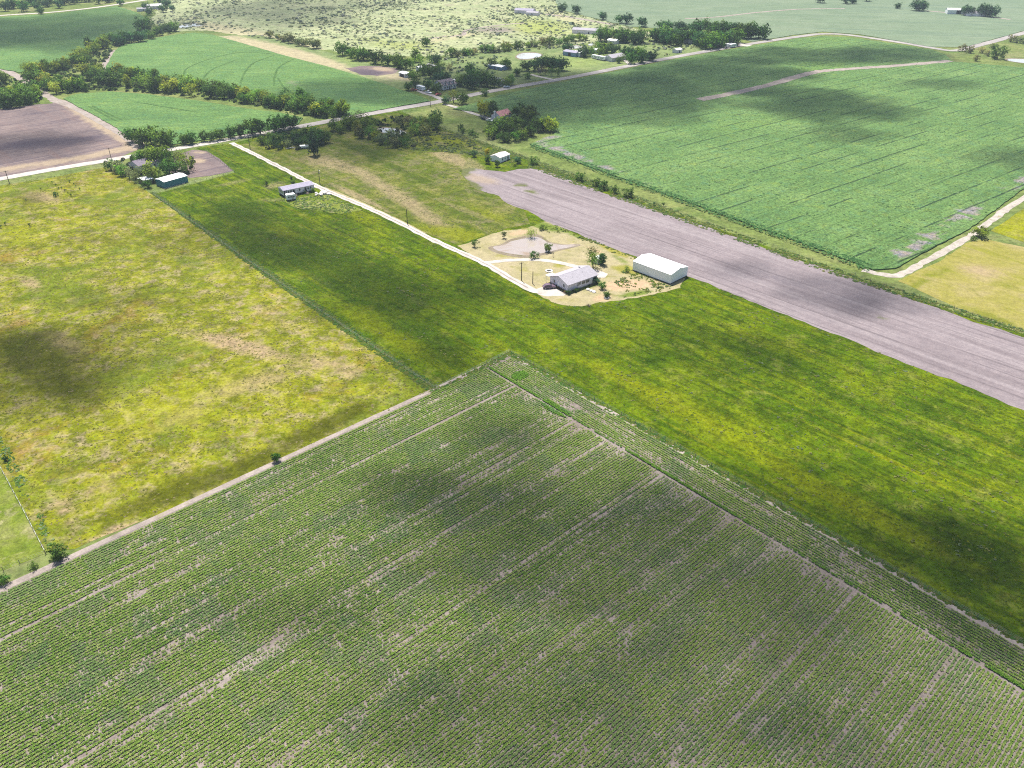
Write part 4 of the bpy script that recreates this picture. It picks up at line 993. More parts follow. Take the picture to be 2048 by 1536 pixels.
tree(1184, 518, 5.2, 'loose', (.12, .14, .02), 'yard_tree', 'yellow green tree behind the little white shed')
tree(1203, 529, 4.6, 'elm', BLUE, 'yard_tree', 'dark tree at the right side of the little white shed', wide=1.1)
tree(1253, 544, 2.6, 'loose', MID, 'yard_shrub', 'green shrub at the left end of the white barn', cat='shrub')
tree(1205, 579, 3.0, 'elm', MID, 'yard_sapling', 'green sapling right of the big grey roofed house')
tree(1213, 595, 2.4, 'oak', DARK, 'yard_sapling', 'small dark sapling growing in a tyre planter', wide=.9)
for a, b, h in ((1137, 589, 1.7), (1150, 584.5, 1.5), (1156, 582, 1.3)):
    tree(a, b, h, 'bush', DARK, 'foundation_shrub', 'dark clipped shrub at the long wall of the grey roofed house', 'shrubs at the long wall', 'shrub')
tree(1192, 568, 2.8, 'oak', BLUE, 'foundation_shrub', 'taller dark shrub at the right corner of the grey roofed house', cat='shrub', wide=.9)
for i in range(7):
    a, b = 1103 + i * 4.6, 569.3 + i * 2.9
    tree(a, b, 1.1, 'bush', [(.12, .095, .04), (.14, .11, .05), (.06, .08, .03)][i % 3], 'flowerbed_shrub', 'low brownish shrub in the bed along the gable end', 'shrubs of the gable end bed', 'shrub')
for a, b, h in ((609, 387, 1.6), (627, 384, 2.0)):
    tree(a, b, h, 'bush', MID, 'foundation_shrub', 'green shrub at the wall of the long white home', 'shrubs at the long white home', 'shrub')
tree(586, 370, 2.6, 'elm', DARK, 'yard_sapling', 'small dark sapling behind the long white home')
tree(583, 359, 1.6, 'elm', DARK, 'yard_sapling', 'tiny sapling farther behind the long white home')
tree(534, 371, 2.6, 'elm', OLIVE, 'yard_sapling', 'olive sapling on the bare ground left of the long white home')
for a, b in ((105, 366), (112, 372), (118, 378), (124, 378), (130, 382), (136, 387), (142, 393), (148, 369), (152, 374), (160, 380), (112, 393), (82, 380), (140, 365), (52, 401)):
    tree(a, b, random.uniform(.9, 1.5) if (a, b) != (112, 393) else 2.2, 'bush' if (a, b) == (112, 393) else 'sapling', DARK, 'orchard_sapling', 'little dark sapling set out in rows near the county road', 'saplings set out near the road')
for a, b in ((60, 453), (12, 450), (2, 456), (380, 435)):
    tree(a, b, 1.6, 'sapling', DARK, 'meadow_sapling', 'lone little dark sapling in the left meadow', 'lone saplings of the left meadow')
print('trees', TREE_N)

# ================================================================== BUILDINGS
M_white = plain('white_metal', (.74, .75, .77), .45, .4, .05, 2)
M_barnwhite = plain('white_wall_panels', (.88, .89, .91), .45, .4, .03, 2)
M_whitewall = plain('white_siding', (.62, .60, .62), .6, .3, .07, 1.2)
M_lilacwall = plain('grey_siding', (.72, .65, .72), .65, .25, .10, .8)
M_roofgrey = plain('pale_shingles', (.285, .27, .30), .8, .15, .10, .7)
M_roofpink = plain('pale_pink_roofing', (.52, .47, .48), .6, .25, .06, 1.2)
M_roofblue = plain('grey_shingles', (.25, .235, .30), .8, .15, .12, .8)
M_roofdark = plain('dark_shingles', (.15, .13, .16), .85, .1, .2, .8)
M_roofbrown = plain('brown_shingles', (.23, .19, .20), .85, .1, .25, .6)
M_roofred = plain('faded_red_metal', (.46, .21, .20), .6, .25, .12, 1.5)
M_teal = plain('teal_metal', (.030, .175, .225), .5, .35, .10, 1.5)
M_tan = plain('tan_strip', (.42, .36, .27), .8, .1, .15, .6)
M_bluemetal = plain('blue_metal', (.18, .26, .40), .5, .3, .1, 2)
M_dark = plain('dark_opening', (.02, .02, .025), .6, .2, .2, .5)
M_wood = plain('weathered_wood', (.20, .165, .13), .9, .05, .25, .4)
M_conc = plain('concrete', (.42, .40, .38), .85, .1, .12, .8)
M_rock = plain('pale_limestone', (.62, .58, .54), .9, .1, .12, .5)
M_rubber = plain('rubber', (.02, .02, .02), .8, .2, .2, .2)
M_steel = plain('steel', (.45, .46, .48), .4, .5, .1, .3, metal=.8)
M_glass = NB('window_glass', .08, .6)
M_glass = M_glass.out(M_glass.mix(M_glass.noise(1.5, 2), (.025, .03, .04), (.06, .07, .085)))
M_carpaint = plain('plum_paint', (.115, .075, .105), .3, .5, .05, 2)
M_redpaint = plain('red_paint', (.28, .05, .05), .35, .5, .08, 1)
M_pipe = plain('galvanised_pipe', (.5, .5, .52), .4, .5, .1, .4, metal=.6)

def frame_of(P0, P1, P2):
    a, b, c = G(*P0), G(*P1), G(*P2)
    e = (b - a).normalized()
    n_ = Vector((-e.y, e.x))
    if (c - a).dot(n_) < 0:
        a, b, c = b, a, c + (b - a)
        e = (b - a).normalized()
        n_ = Vector((-e.y, e.x))
    Ln, Wd = (b - a).length, abs((c - a).dot(n_))
    return a + e * Ln / 2 + n_ * Wd / 2, math.atan2(e.y, e.x), Ln, Wd
def window(parent, side, pos, z, w_, h_, Ln, Wd, sill=True):
    """frame proud of the wall, dark pane proud of the frame's recess"""
    f = MB()
    t = .06
    if side in 'FB':
        sgn = -1 if side == 'F' else 1
        cx, cy = (pos - .5) * Ln, sgn * (Wd / 2 + t / 2 + .003)
        f.box((cx, cy, z + h_ / 2), (w_ + .16, t, h_ + .16))
        p = MB().box((cx, cy + sgn * (t / 2 + .012), z + h_ / 2), (w_, .02, h_))
    else:
        sgn = -1 if side == 'L' else 1
        cx, cy = sgn * (Ln / 2 + t / 2 + .003), (pos - .5) * Wd
        f.box((cx, cy, z + h_ / 2), (t, w_ + .16, h_ + .16))
        p = MB().box((cx + sgn * (t / 2 + .012), cy, z + h_ / 2), (.02, w_, h_))
    fo = f.build('window', M_white, parent)
    p.build('pane', M_glass, fo)
def door(parent, side, pos, z, w_, h_, Ln, Wd, mat):
    t = .08
    sgn = -1 if side in 'FL' else 1
    if side in 'FB':
        d = MB().box(((pos - .5) * Ln, sgn * (Wd / 2 + t / 2 + .003), z + h_ / 2), (w_, t, h_))
        k = MB().box(((pos - .5) * Ln + w_ * .36, sgn * (Wd / 2 + t + .04), z + 1.0), (.08, .06, .08))
    else:
        d = MB().box((sgn * (Ln / 2 + t / 2 + .003), (pos - .5) * Wd, z + h_ / 2), (t, w_, h_))
        k = MB().box((sgn * (Ln / 2 + t + .04), (pos - .5) * Wd + w_ * .36, z + 1.0), (.06, .08, .08))
    k.build('handle', M_steel, d.build('door', mat, parent))
def gable(name, label, cat, fr, wall_h, rise, wm, rm, over=.35, base=0.0, group=None, wins=(), doors=(), ridge=True, basemat=None, thick=.14):
    ctr, rz, Ln, Wd = fr
    e = empty(name, (ctr.x, ctr.y, .05), rz)
    tag(e, label, cat, group)
    m_ = MB()
    m_.prism([(-Wd / 2, base), (Wd / 2, base), (Wd / 2, base + wall_h), (0, base + wall_h + rise - .02), (-Wd / 2, base + wall_h)], -Ln / 2, Ln / 2)
    m_.build('wall', wm, e)
    if base:
        MB().box((0, 0, base / 2), (Ln - .3, Wd - .3, base - .006)).build('foundation_or_shade', basemat or M_dark, e)
    r_ = MB()
    sl = rise / (Wd / 2)
    H0 = base + wall_h + .012
    yo, zo = Wd / 2 + over, H0 - sl * over
    for sgn in (-1, 1):
        r_.prism([(sgn * yo, zo), (0, H0 + rise), (0, H0 + rise + thick), (sgn * yo, zo + thick)][::sgn], -Ln / 2 - over, Ln / 2 + over)
    ro = r_.build('roof', rm, e)
    if ridge:
        MB().prism([(-.22, H0 + rise + thick - .22 * sl + .004), (.22, H0 + rise + thick - .22 * sl + .004), (0, H0 + rise + thick + .05)], -Ln / 2 - over + .02, Ln / 2 + over - .02).build('ridge_cap', rm, ro)
    for wv in wins:
        window(e, wv[0], wv[1], base + wv[2], wv[3], wv[4], Ln, Wd)
    for dv in doors:
        door(e, dv[0], dv[1], base + dv[2], dv[3], dv[4], Ln, Wd, dv[5])
    return e, Ln, Wd
def steps(parent, x, y, top, n=4, wd=1.1, dirx=0, diry=-1):
    m_ = MB()
    for i in range(n):
        h_ = top * (n - i) / n
        m_.box((x + dirx * .3 * (i + .5), y + diry * .3 * (i + .5), h_ / 2), ((wd if diry else .3), (.3 if diry else wd), h_))
    return m_.build('steps', M_wood, parent)

# the big house
fr = frame_of((1135.4, 586), (1193.5, 565), (1102.5, 567))
h, Ln, Wd = gable('farmhouse', 'long house with pale grey roof at the end of the driveway', 'house', fr, 2.7, 1.7, M_lilacwall, M_roofgrey, .45, .45, basemat=M_conc,
                  wins=[('F', x_, .95, .75, 1.15) for x_ in (.34, .40, .50, .56, .64, .70, .88, .93)] + [('L', .22, 1.0, .8, 1.1), ('L', .75, 1.0, .8, 1.1)], doors=[('L', .52, 0, 1.0, 2.05, M_white), ('F', .79, 0, .95, 2.05, M_white)])
MB().prism([(-1.0, 3.0), (1.0, 3.0), (1.0, 3.1), (-1.0, 3.1)], -1.6, 1.6).build('porch_roof', M_white, h).location = (-Ln / 2 + 1.4, Wd / 2 + 1.35, -.25)
for sx in (-1, 1):
    MB().box((-Ln / 2 + 1.4 + sx * 1.4, Wd / 2 + 2.2, 1.375), (.12, .12, 2.75)).build('porch_post', M_white, h)
MB().tube([(2.4, -1.9, 4.0), (2.4, -1.9, 4.75)], [.06, .06], 8).build('vent_pipe', M_pipe, h)
MB().tube([(-3.0, -2.6, 3.9), (-3.0, -2.6, 4.5)], [.05, .05], 8).build('vent_pipe', M_pipe, h)
MB().box((4.2, 1.6, 4.75), (.5, .5, .5)).build('roof_vent', M_steel, h)
steps(h, (.79 - .5) * Ln, -Wd / 2 - .1, .45, 2, 1.4)
# barn
fr = frame_of((1340, 569), (1265, 541), (1370, 551))
b, Ln, Wd = gable('metal_barn', 'long white metal barn beside the tilled strip', 'barn', fr, 3.7, 1.1, M_barnwhite, M_white, .12, 0)
ba = MB()
ba.box((0, -Wd / 2 - .03, .15), (Ln, .05, .30))
ba.box((Ln / 2 + .03, 0, .15), (.05, Wd, .30))
ba.box((-Ln / 2 - .03, 0, .15), (.05, Wd, .30))
ba.build('base_shade_strip', M_dark, b)  # dark strips paint the shadow line along the foot of the walls
MB().box((0, Wd / 2 + .05, 1.9), (4.2, .08, 3.6)).build('roller_door', M_conc, b)
# little shed in the yard
s_, Ln, Wd = gable('garden_shed', 'little white shed between three yard trees', 'shed', frame_of((1196, 529), (1206, 524.5), (1188, 524)), 1.9, .6, M_whitewall, M_white, .2, 0, doors=[('F', .5, 0, .9, 1.9, M_dark)])
# the long white manufactured home
fr = frame_of((568.5, 395), (629.5, 382.5), (555.6, 388.5))
m2, Ln, Wd = gable('manufactured_home', 'long white home with grey roof beside the driveway', 'house', fr, 2.4, .75, M_whitewall, M_roofblue, .25, .75, basemat=M_dark,  # dark base block stands in for shade under the floor on piers
                   wins=[('F', x_, .9, .8, 1.1) for x_ in (.09, .16, .24, .52, .80, .88)] + [('L', y_, .8, .75, 1.2) for y_ in (.12, .34, .56, .78)], doors=[('F', .33, 0, .95, 2.0, M_dark), ('F', .71, 0, .95, 2.0, M_dark)])
for q in (.33, .71):
    steps(m2, (q - .5) * Ln, -Wd / 2 - 1.2, .75, 4, 1.2)
    MB().box(((q - .5) * Ln, -Wd / 2 - .62, .70), (1.6, 1.15, .10)).build('landing', M_wood, m2)
    rl = MB()
    for sx in (-.75, .75):
        rl.box(((q - .5) * Ln + sx, -Wd / 2 - 1.12, .875), (.09, .09, 1.75))
        rl.box(((q - .5) * Ln + sx, -Wd / 2 - .6, 1.72), (.07, 1.0, .07))
    rl.build('railing', M_white, m2)
MB().box((-Ln / 2 + .9, -Wd / 2 - .03, 1.95), (1.6, .04, 2.2)).build('porch_screen', M_dark, m2)
MB().box((.4, -Wd / 2 - .03, 1.95), (4.4, .05, 2.3)).build('brown_panel', M_lilacwall, m2)
# small pale house
gable('small_house', 'small pale house with rounded white roof and dark trees', 'house', frame_of((1000, 326), (1020, 318.5), (981, 321.5)), 2.6, .9, M_barnwhite, M_roofpink, .2, 0, wins=[('F', .5, .9, .7, 1.0), ('F', .25, .9, .7, 1.0)], doors=[('F', .8, 0, .9, 2.0, M_dark)])
# blue shed and its yard
sh, Ln, Wd = gable('metal_shed', 'teal metal shed with white roof at the meadow corner', 'shed', frame_of((331, 377), (377, 364), (325, 367.5)), 3.0, .6, M_teal, M_white, .15, 0, ridge=False)
MB().prism([(-.35, 3.74), (.35, 3.74), (0, 3.84)], -Ln / 2, Ln / 2).build('ridge_strip', M_tan, sh)
gable('lean_to_shed', 'small shed with pale roof half hidden left of teal shed', 'shed', frame_of((290, 371), (309, 366), (286, 363.5)), 2.2, .4, M_wood, M_white, .15, 0)
gable('farmhouse_old', 'dark roofed house buried among the yard trees', 'house', frame_of((280, 344), (324, 333), (271, 333)), 2.7, 1.6, M_lilacwall, M_roofdark, .4, .2, wins=[('F', .3, .9, .9, 1.1), ('F', .7, .9, .9, 1.1)])
# red roofed house with its chimney
rh, Ln, Wd = gable('red_roof_house', 'white house with faded red roof above the lane', 'house', frame_of((1001.5, 244), (1023.5, 237), (990, 238)), 2.9, 2.3, M_whitewall, M_roofred, .3, .2, wins=[('L', .35, .8, .8, 1.1), ('L', .7, .8, .8, 1.1), ('F', .5, .8, 1.2, 1.1)], doors=[('F', .2, 0, 1.0, 2.0, M_dark)])
ch = MB().box((-Ln / 2 - .45, .6, 2.9), (.8, 1.0, 5.8))
ch.box((-Ln / 2 - .45, .6, 5.9), (.95, 1.15, .2))
ch.build('chimney', M_whitewall, rh)
# grey house with dormers
dh, Ln, Wd = gable('dormer_house', 'white house with brown grey roof and three gabled dormers', 'house', frame_of((886, 181), (913, 176), (880, 173)), 3.0, 2.6, M_whitewall, M_roofbrown, .4, .2, wins=[('F', .15, .8, 1.0, 1.3), ('F', .35, .8, 1.0, 1.3), ('F', .65, .8, 1.0, 1.3), ('F', .85, .8, 1.0, 1.3)], doors=[('F', .5, 0, 1.1, 2.1, M_dark)])
for q in (.2, .5, .8):
    x_ = (q - .5) * Ln
    d_ = MB()
    d_.box((x_, -Wd * .30, 4.35), (1.6, Wd * .34, 1.5))
    do = d_.build('dormer', M_whitewall, dh)
    rr = MB()
    for sgn in (-1, 1):
        rr.add([(x_ + sgn * 1.05, -Wd * .5, 4.95), (x_, -Wd * .5, 5.85), (x_, -Wd * .02, 5.85), (x_ + sgn * 1.05, -Wd * .02, 4.95), (x_ + sgn * 1.05, -Wd * .5, 5.05), (x_, -Wd * .5, 5.97), (x_, -Wd * .02, 5.97), (x_ + sgn * 1.05, -Wd * .02, 5.05)], [(0, 1, 2, 3), (4, 7, 6, 5), (0, 4, 5, 1), (3, 2, 6, 7), (0, 3, 7, 4), (1, 5, 6, 2)])
    rr.build('dormer_roof', M_roofbrown, do)
    MB().box((x_, -Wd * .475, 4.4), (.8, .08, .9)).build('dormer_pane', M_glass, do)
def small(name, label, cat, px, py, Ln, Wd, ang, hgt, rise, wm, rm, **k):
    p = G(px, py)
    e = gable(name, label, cat, (p, R(ang), Ln, Wd), hgt, rise, wm, rm, .3, 0, **k)
    return e[0]
W2 = [('F', .25, .9, .9, 1.1), ('F', .75, .9, .9, 1.1)]
D1 = [('F', .5, 0, 1.0, 2.0, M_dark)]
small('garage', 'white garage behind the dormer house', 'garage', 908, 170, 7, 6, 38, 2.8, 1.2, M_whitewall, M_white, doors=[('F', .5, 0, 3.0, 2.3, M_conc)])
small('open_shed', 'white open shed on the bare corral yard', 'shed', 811, 153, 9, 6, -52, 2.6, .6, M_whitewall, M_white, doors=[('F', .5, 0, 5.5, 2.1, M_dark)])
small('tool_shed', 'tiny white shed in the trees behind the corral', 'shed', 839, 141, 4, 4, 40, 2.6, .6, M_whitewall, M_white, doors=D1)
small('pale_roof_house', 'house with pale brown roof behind the corral trees', 'house', 866, 141, 12, 8, -50, 2.8, 1.5, M_whitewall, M_roofgrey, wins=W2, doors=D1)
small('flat_roof_house', 'low white roofed house in the brush beyond the road', 'house', 996, 138, 15, 7, -45, 2.6, .7, M_bluemetal, M_white, wins=W2, doors=D1)
small('roadside_house', 'grey roofed house under trees close to the county road', 'house', 1000, 169, 13, 9, -48, 2.8, 1.7, M_whitewall, M_roofblue, wins=W2, doors=D1)
small('outbuilding', 'little grey outbuilding behind the dark roadside trees', 'shed', 937, 162, 5, 4, 40, 3.0, 1.0, M_lilacwall, M_roofgrey, doors=D1)
small('blue_barn', 'blue walled metal building at the far farm', 'barn', 1145, 111, 14, 9, -42, 3.2, .9, M_bluemetal, M_roofblue, doors=[('F', .5, 0, 3, 2.6, M_dark)])
small('white_shed', 'white shed right of the blue metal building', 'shed', 1158, 112, 7, 7, -42, 3.2, .8, M_white, M_white, doors=D1)
small('farm_house', 'white farm house with dark porch by the far farm oaks', 'house', 1229, 120, 16, 10, 38, 2.9, 1.9, M_whitewall, M_roofgrey, wins=W2, doors=D1)
small('farm_shed', 'small white roofed shed above the parked trailers', 'shed', 1193, 105, 7, 5, 40, 2.6, .7, M_whitewall, M_white, doors=D1)
small('grove_shed', 'small white roof among trees above the far farm', 'shed', 1226, 87, 9, 6, -40, 2.8, .9, M_whitewall, M_white, doors=D1)
small('wood_house', 'bright white roof deep in the distant wood', 'house', 1371, 84, 20, 12, -42, 3.2, 2.2, M_whitewall, M_white, wins=W2, doors=D1)
small('roadside_shed', 'small white building at the wood edge near the road', 'shed', 1430, 91, 9, 6, 38, 2.8, .8, M_whitewall, M_white, doors=D1)
small('pasture_shed', 'small white shed on the pasture below the distant wood', 'shed', 1354, 105, 7, 5, 40, 2.6, .8, M_whitewall, M_white, doors=D1)
small('long_barn', 'long grey roof on the scrubland slope', 'barn', 1180, 67, 34, 10, -20, 3.4, 1.4, M_lilacwall, M_roofgrey, doors=D1)
small('ranch_house', 'grey ranch building on the far scrubland ridge', 'house', 1050, 26, 22, 11, -20, 3.2, 1.6, M_lilacwall, M_roofblue, wins=W2)
small('ranch_shed', 'lower grey shed beside the far ranch building', 'shed', 1066, 30, 14, 8, -20, 2.8, .9, M_lilacwall, M_roofgrey, doors=D1)
small('plain_barn', 'white barn on the far plain at top right', 'barn', 1914, 28, 24, 10, -10, 4.5, 1.4, M_white, M_white, doors=[('F', .5, 0, 5, 4.5, M_dark)])
small('plain_house', 'grey house among small trees right of the far white barn', 'house', 1950, 32, 20, 10, -10, 3.2, 2.0, M_lilacwall, M_roofgrey, wins=W2)
small('farmstead_house', 'white farmstead roof beyond the upper crop field', 'house', 309, 17, 20, 10, 15, 3.2, 1.6, M_whitewall, M_white, wins=W2)
small('farmstead_shed', 'low pale shed left of the far white farmstead', 'shed', 288, 22, 14, 7, 15, 2.8, .8, M_whitewall, M_roofgrey, doors=D1)

# ================================================================== VEHICLES
def wheel(parent, x, y, r, wd):
    t = MB().tube([(x, y - wd / 2, r), (x, y + wd / 2, r)], [r, r], 14).build('wheel', M_rubber, parent)
    MB().tube([(x, y - wd / 2 - .012, r), (x, y + wd / 2 + .012, r)], [r * .58, r * .58], 10).build('rim', M_steel, t)
def car(px, py, ang, paint, name, label, L=4.6, H=1.5, pickup=False, group=None):
    p = G(px, py)
    e = empty(name, (p.x, p.y, .13), R(ang))
    tag(e, label, 'car' if not pickup else 'truck', group)
    w_ = 1.8
    # side profile runs along x: rotate the prism's axes by building it along y
    def side(prof, y0, y1, nm, mat):
        m_ = MB()
        n_ = len(prof)
        m_.add([(x, y0, z) for x, z in prof] + [(x, y1, z) for x, z in prof], [tuple(range(n_)), tuple(range(n_, 2 * n_))[::-1]] + [(i, n_ + i, n_ + (i + 1) % n_, (i + 1) % n_) for i in range(n_)])
        return m_.build(nm, mat, e)
    a = L / 2
    body = side([(-a, .35), (a, .35), (a, .72), (a * .93, .85), (a * .38, .95), (-a * .85, .98), (-a, .85)], -w_ / 2, w_ / 2, 'body', paint)
    if pickup:
        cab = side([(a * .34, .955), (a * .12, H + .2), (-a * .25, H + .2), (-a * .30, .985)], -w_ * .44, w_ * .44, 'cabin', paint)
        side([(-a * .36, .99), (-a * .97, .99), (-a * .97, 1.0), (-a * .36, 1.0)], -w_ * .38, w_ * .38, 'bed', M_dark)
        gx = (a * .20, -a * .27)
    else:
        cab = side([(a * .40, .945), (a * .10, H), (-a * .62, H), (-a * .88, .985)], -w_ * .43, w_ * .43, 'cabin', paint)
        gx = (a * .12, -a * .66)
    for sgn in (-1, 1):
        MB().box(((gx[0] + gx[1]) / 2, sgn * (w_ * .43 + .012), H * .80), (gx[0] - gx[1] - .1, .02, .34)).build('side_window', M_glass, cab)
        MB().box((a + .012, sgn * .62, .66), (.02, .36, .16)).build('headlight', M_white, body)
        MB().box((-a - .012, sgn * .62, .74), (.02, .28, .16)).build('taillight', M_redpaint, body)
        for fx in (.62, -.62):
            wheel(e, a * fx, sgn * (w_ / 2 - .08), .33, .22)
    ws = MB()
    x0, x1 = (a * .34, a * .12) if pickup else (a * .40, a * .10)
    ws.add([(x0 + .03, -.68, .98), (x0 + .03, .68, .98), (x1 + .04, .62, H - .04 + (.2 if pickup else 0)), (x1 + .04, -.62, H - .04 + (.2 if pickup else 0))], [(0, 1, 2, 3)])
    ws.build('windscreen', M_glass, cab)
    return e
def caravan(px, py, ang, L, name, label, H=2.5, group=None, cat='trailer', wmat=None):
    p = G(px, py)
    e = empty(name, (p.x, p.y, .12), R(ang))
    tag(e, label, cat, group)
    a, m_ = L / 2, MB()
    prof = [(-a, .55), (a * .86, .55), (a, 1.1), (a * .92, H + .35), (a * .8, H + .55), (-a * .92, H + .55), (-a, H + .3)]
    n_ = len(prof)
    m_.add([(x, -1.2, z) for x, z in prof] + [(x, 1.2, z) for x, z in prof], [tuple(range(n_)), tuple(range(n_, 2 * n_))[::-1]] + [(i, n_ + i, n_ + (i + 1) % n_, (i + 1) % n_) for i in range(n_)])
    b_ = m_.build('body', wmat or M_white, e)
    for q in (-.55, .0, .5):
        for sgn in (-1, 1):
            MB().box((a * q, sgn * 1.215, 1.75), (.9, .02, .6)).build('window', M_glass, b_)
    MB().box((a * .25, -1.22, 1.45), (.7, .03, 1.7)).build('door', M_conc, b_)
    for sgn in (-1, 1):
        for fx in (-.12, .12):
            wheel(e, a * fx - .2, sgn * 1.05, .34, .22)
    MB().tube([(a * .9, 0, .55), (a + 1.1, 0, .5)], [.07, .05], 6).build('hitch', M_dark, e)
    return e
car(1098.5, 576.5, 10, M_carpaint, 'parked_car', 'dark plum car parked at the gable end of the big house', 4.8, 1.55)
caravan(582.5, 400, 28, 4.4, 'box_trailer', 'white box trailer parked in front of the long white home', 2.3)
caravan(842, 181, -50, 8.5, 'travel_trailer', 'white travel trailer parked by the lane beyond the road', 2.6)
caravan(1191, 118, -46, 7.5, 'travel_trailer', 'white trailer at the far farm, left of the pair', 2.5)
caravan(1203, 120.5, -46, 9, 'travel_trailer', 'white trailer at the far farm, right of the pair', 2.6)
caravan(1457, 94, 38, 8, 'travel_trailer', 'white trailer by the far wood entrance, left of the pair', 2.5)
caravan(1465, 95, 38, 8, 'travel_trailer', 'white trailer by the far wood entrance, right of the pair', 2.5)
car(828, 182, 20, M_redpaint, 'parked_car', 'red car among dark trees left of the travel trailer', 4.6)
car(857, 187, -40, M_white, 'pickup_truck', 'white pickup on the lane below the travel trailer', 5.4, 1.6, True)
car(863, 181.5, 30, M_dark, 'parked_car', 'dark car right of the travel trailer', 4.6)
car(877, 191, 40, M_redpaint, 'parked_car', 'red car near the county road by the dormer house', 4.4)
car(969, 240, -35, M_dark, 'parked_car', 'black car on the lane below the bright yellow green tree', 4.6)
car(980, 243, -35, M_white, 'pickup_truck', 'white pickup on the lane in front of the red roofed house', 5.4, 1.6, True)
car(1013, 175, 35, M_white, 'parked_car', 'white car parked by the road at the grey roofed house', 4.6)

# ================================================================== POLES, FENCES, SMALL THINGS
M_pole = plain('creosote_pole', (.055, .045, .038), .9, .05, .2, .3)
def pole(px, py, h, label, ang=40, lamp=False, arm=True, group=None):
    p = G(px, py)
    e = empty('utility_pole', (p.x, p.y, .03), R(ang))
    tag(e, label, 'utility pole', group)
    MB().tube([(0, 0, -.3), (0, 0, h * .5), (0, 0, h)], [.17, .145, .12], 8).build('pole', M_pole, e)
    if arm:
        a = MB().box((0, .14, h - .45), (2.0, .10, .12)).build('crossarm', M_pole, e)
        for x in (-.9, -.35, .9):
            MB().tube([(x, .14, h - .39), (x, .14, h - .2)], [.06, .04], 6).build('insulator', M_conc, a)
    if lamp:
        MB().tube([(0, -.05, h - .2), (0, -.6, h + .05), (0, -1.0, h + .05)], [.035, .035, .035], 6).build('lamp_arm', M_steel, e)
        MB().tube([(0, -1.15, h - .18), (0, -1.15, h + .02), (0, -1.15, h + .12)], [.26, .22, .08], 10).build('lamp_head', M_white, e)
        MB().box((.25, 0, h * .78), (.35, .3, .7)).build('transformer', M_conc, e)
pole(640, 367, 6.6, 'pole with a light at the bend by the long white home', lamp=True)
pole(815, 449, 6.8, 'bare pole beside the middle of the driveway', arm=False)
pole(1043, 561, 7.2, 'tall pole at the loop drive of the big house')
pole(1065.5, 568, 5.0, 'shorter pole near the big house', arm=False)
pole(500.5, 298, 6.6, 'pole where the driveway leaves the county road')
pole(19, 367, 6.4, 'pole at the county road on the left edge')
pole(223, 319, 6.2, 'pole at the corner of the ploughed field and yard trees')
pole(861, 213, 6.2, 'pole at the county road by the lane entrance')
pole(692, 250, 6.5, 'pole at the county road above the pond thicket')
def fence(pts, spacing, label, hgt=1.3):
    L = [G(*p) for p in pts]
    e = empty('wire_fence', (L[0].x, L[0].y, 0))
    tag(e, label, 'fence')
    pm = MB().tube([(0, 0, -.2), (0, 0, hgt)], [.07, .055], 6).mesh('post')
    pm.materials.append(M_wood)
    Q = []
    for a, b_ in zip(L, L[1:]):
        n_ = max(1, int((b_ - a).length / spacing))
        Q += [a.lerp(b_, i / n_) for i in range(n_)]
    Q.append(L[-1])
    for q in Q:
        o = link('post', pm, None, e)
        o.location = (q.x - L[0].x, q.y - L[0].y, 0)
        o.rotation_euler = (random.uniform(-.04, .04), random.uniform(-.04, .04), 0)
    for z in (.45, .8, 1.15):
        MB().tube([(q.x - L[0].x, q.y - L[0].y, z) for q in Q], [.012] * len(Q), 4).build('wire', M_steel, e)
fence([(-60, 828), (0, 934), (46, 1020), (92, 1108)], 3.0, 'wire fence with wooden posts round the bright pasture at left')
fence([(92, 1109), (40, 1128), (-60, 1172)], 3.0, 'wire fence along the crop edge below the bright pasture')
fence([(306, 389), (480, 512), (650, 630), (870, 779)], 5.0, 'long wire fence between the left meadow and the property')
fence([(410, 301), (438, 322), (469, 345), (306, 388)], 3.0, 'wire fence round the yard of the teal shed')
fence([(872, 779), (1020, 704)], 5.0, 'short wire fence at the notch above the foreground crop')
fence([(1022, 705), (1300, 863), (1600, 1034), (2060, 1296)], 5.0, 'long wire fence between the foreground crop and the property meadow')
fence([(805, 225), (960, 282), (1300, 406), (1740, 562), (2060, 668)], 6.0, 'long wire fence beside the bean field')
def stone(parent, x, y, z, r, mat, seed):
    rr = random.Random(seed)
    m_ = MB()
    rings = [(.0, .75), (.35, 1.0), (.7, .8), (1.0, .35)]
    vs_, n_ = [], 7
    for zz, k in rings:
        for i in range(n_):
            a = 6.283 * i / n_
            q = r * k * rr.uniform(.8, 1.15)
            vs_.append((x + math.cos(a) * q, y + math.sin(a) * q, z + zz * r * .9))
    fs = [(j * n_ + i, j * n_ + (i + 1) % n_, (j + 1) * n_ + (i + 1) % n_, (j + 1) * n_ + i) for j in range(3) for i in range(n_)] + [tuple(range(n_))[::-1], tuple(range(3 * n_, 4 * n_))]
    return m_.add(vs_, fs).build('stone', mat, parent)
p = G(1098, 542.5)
e = tag(empty('fire_ring', (p.x, p.y, .06)), 'ring of white stones on the grass inside the loop drive', 'fire ring')
for i in range(12):
    stone(e, math.cos(i * .5236) * 1.15, math.sin(i * .5236) * 1.15, 0, .42, M_rock, i)
MB().tube([(0, 0, 0), (0, 0, .05)], [.8, .7], 10).build('ash_bed', M_dark, e)
p = G(648, 389)
e = tag(empty('rock_pile', (p.x, p.y, .06), R(30)), 'heap of white rock beside the driveway', 'rock pile')
for i in range(26):
    stone(e, random.gauss(0, 1.6), random.gauss(0, .8), 0 if i < 16 else .5, random.uniform(.45, .8), M_rock, 60 + i)
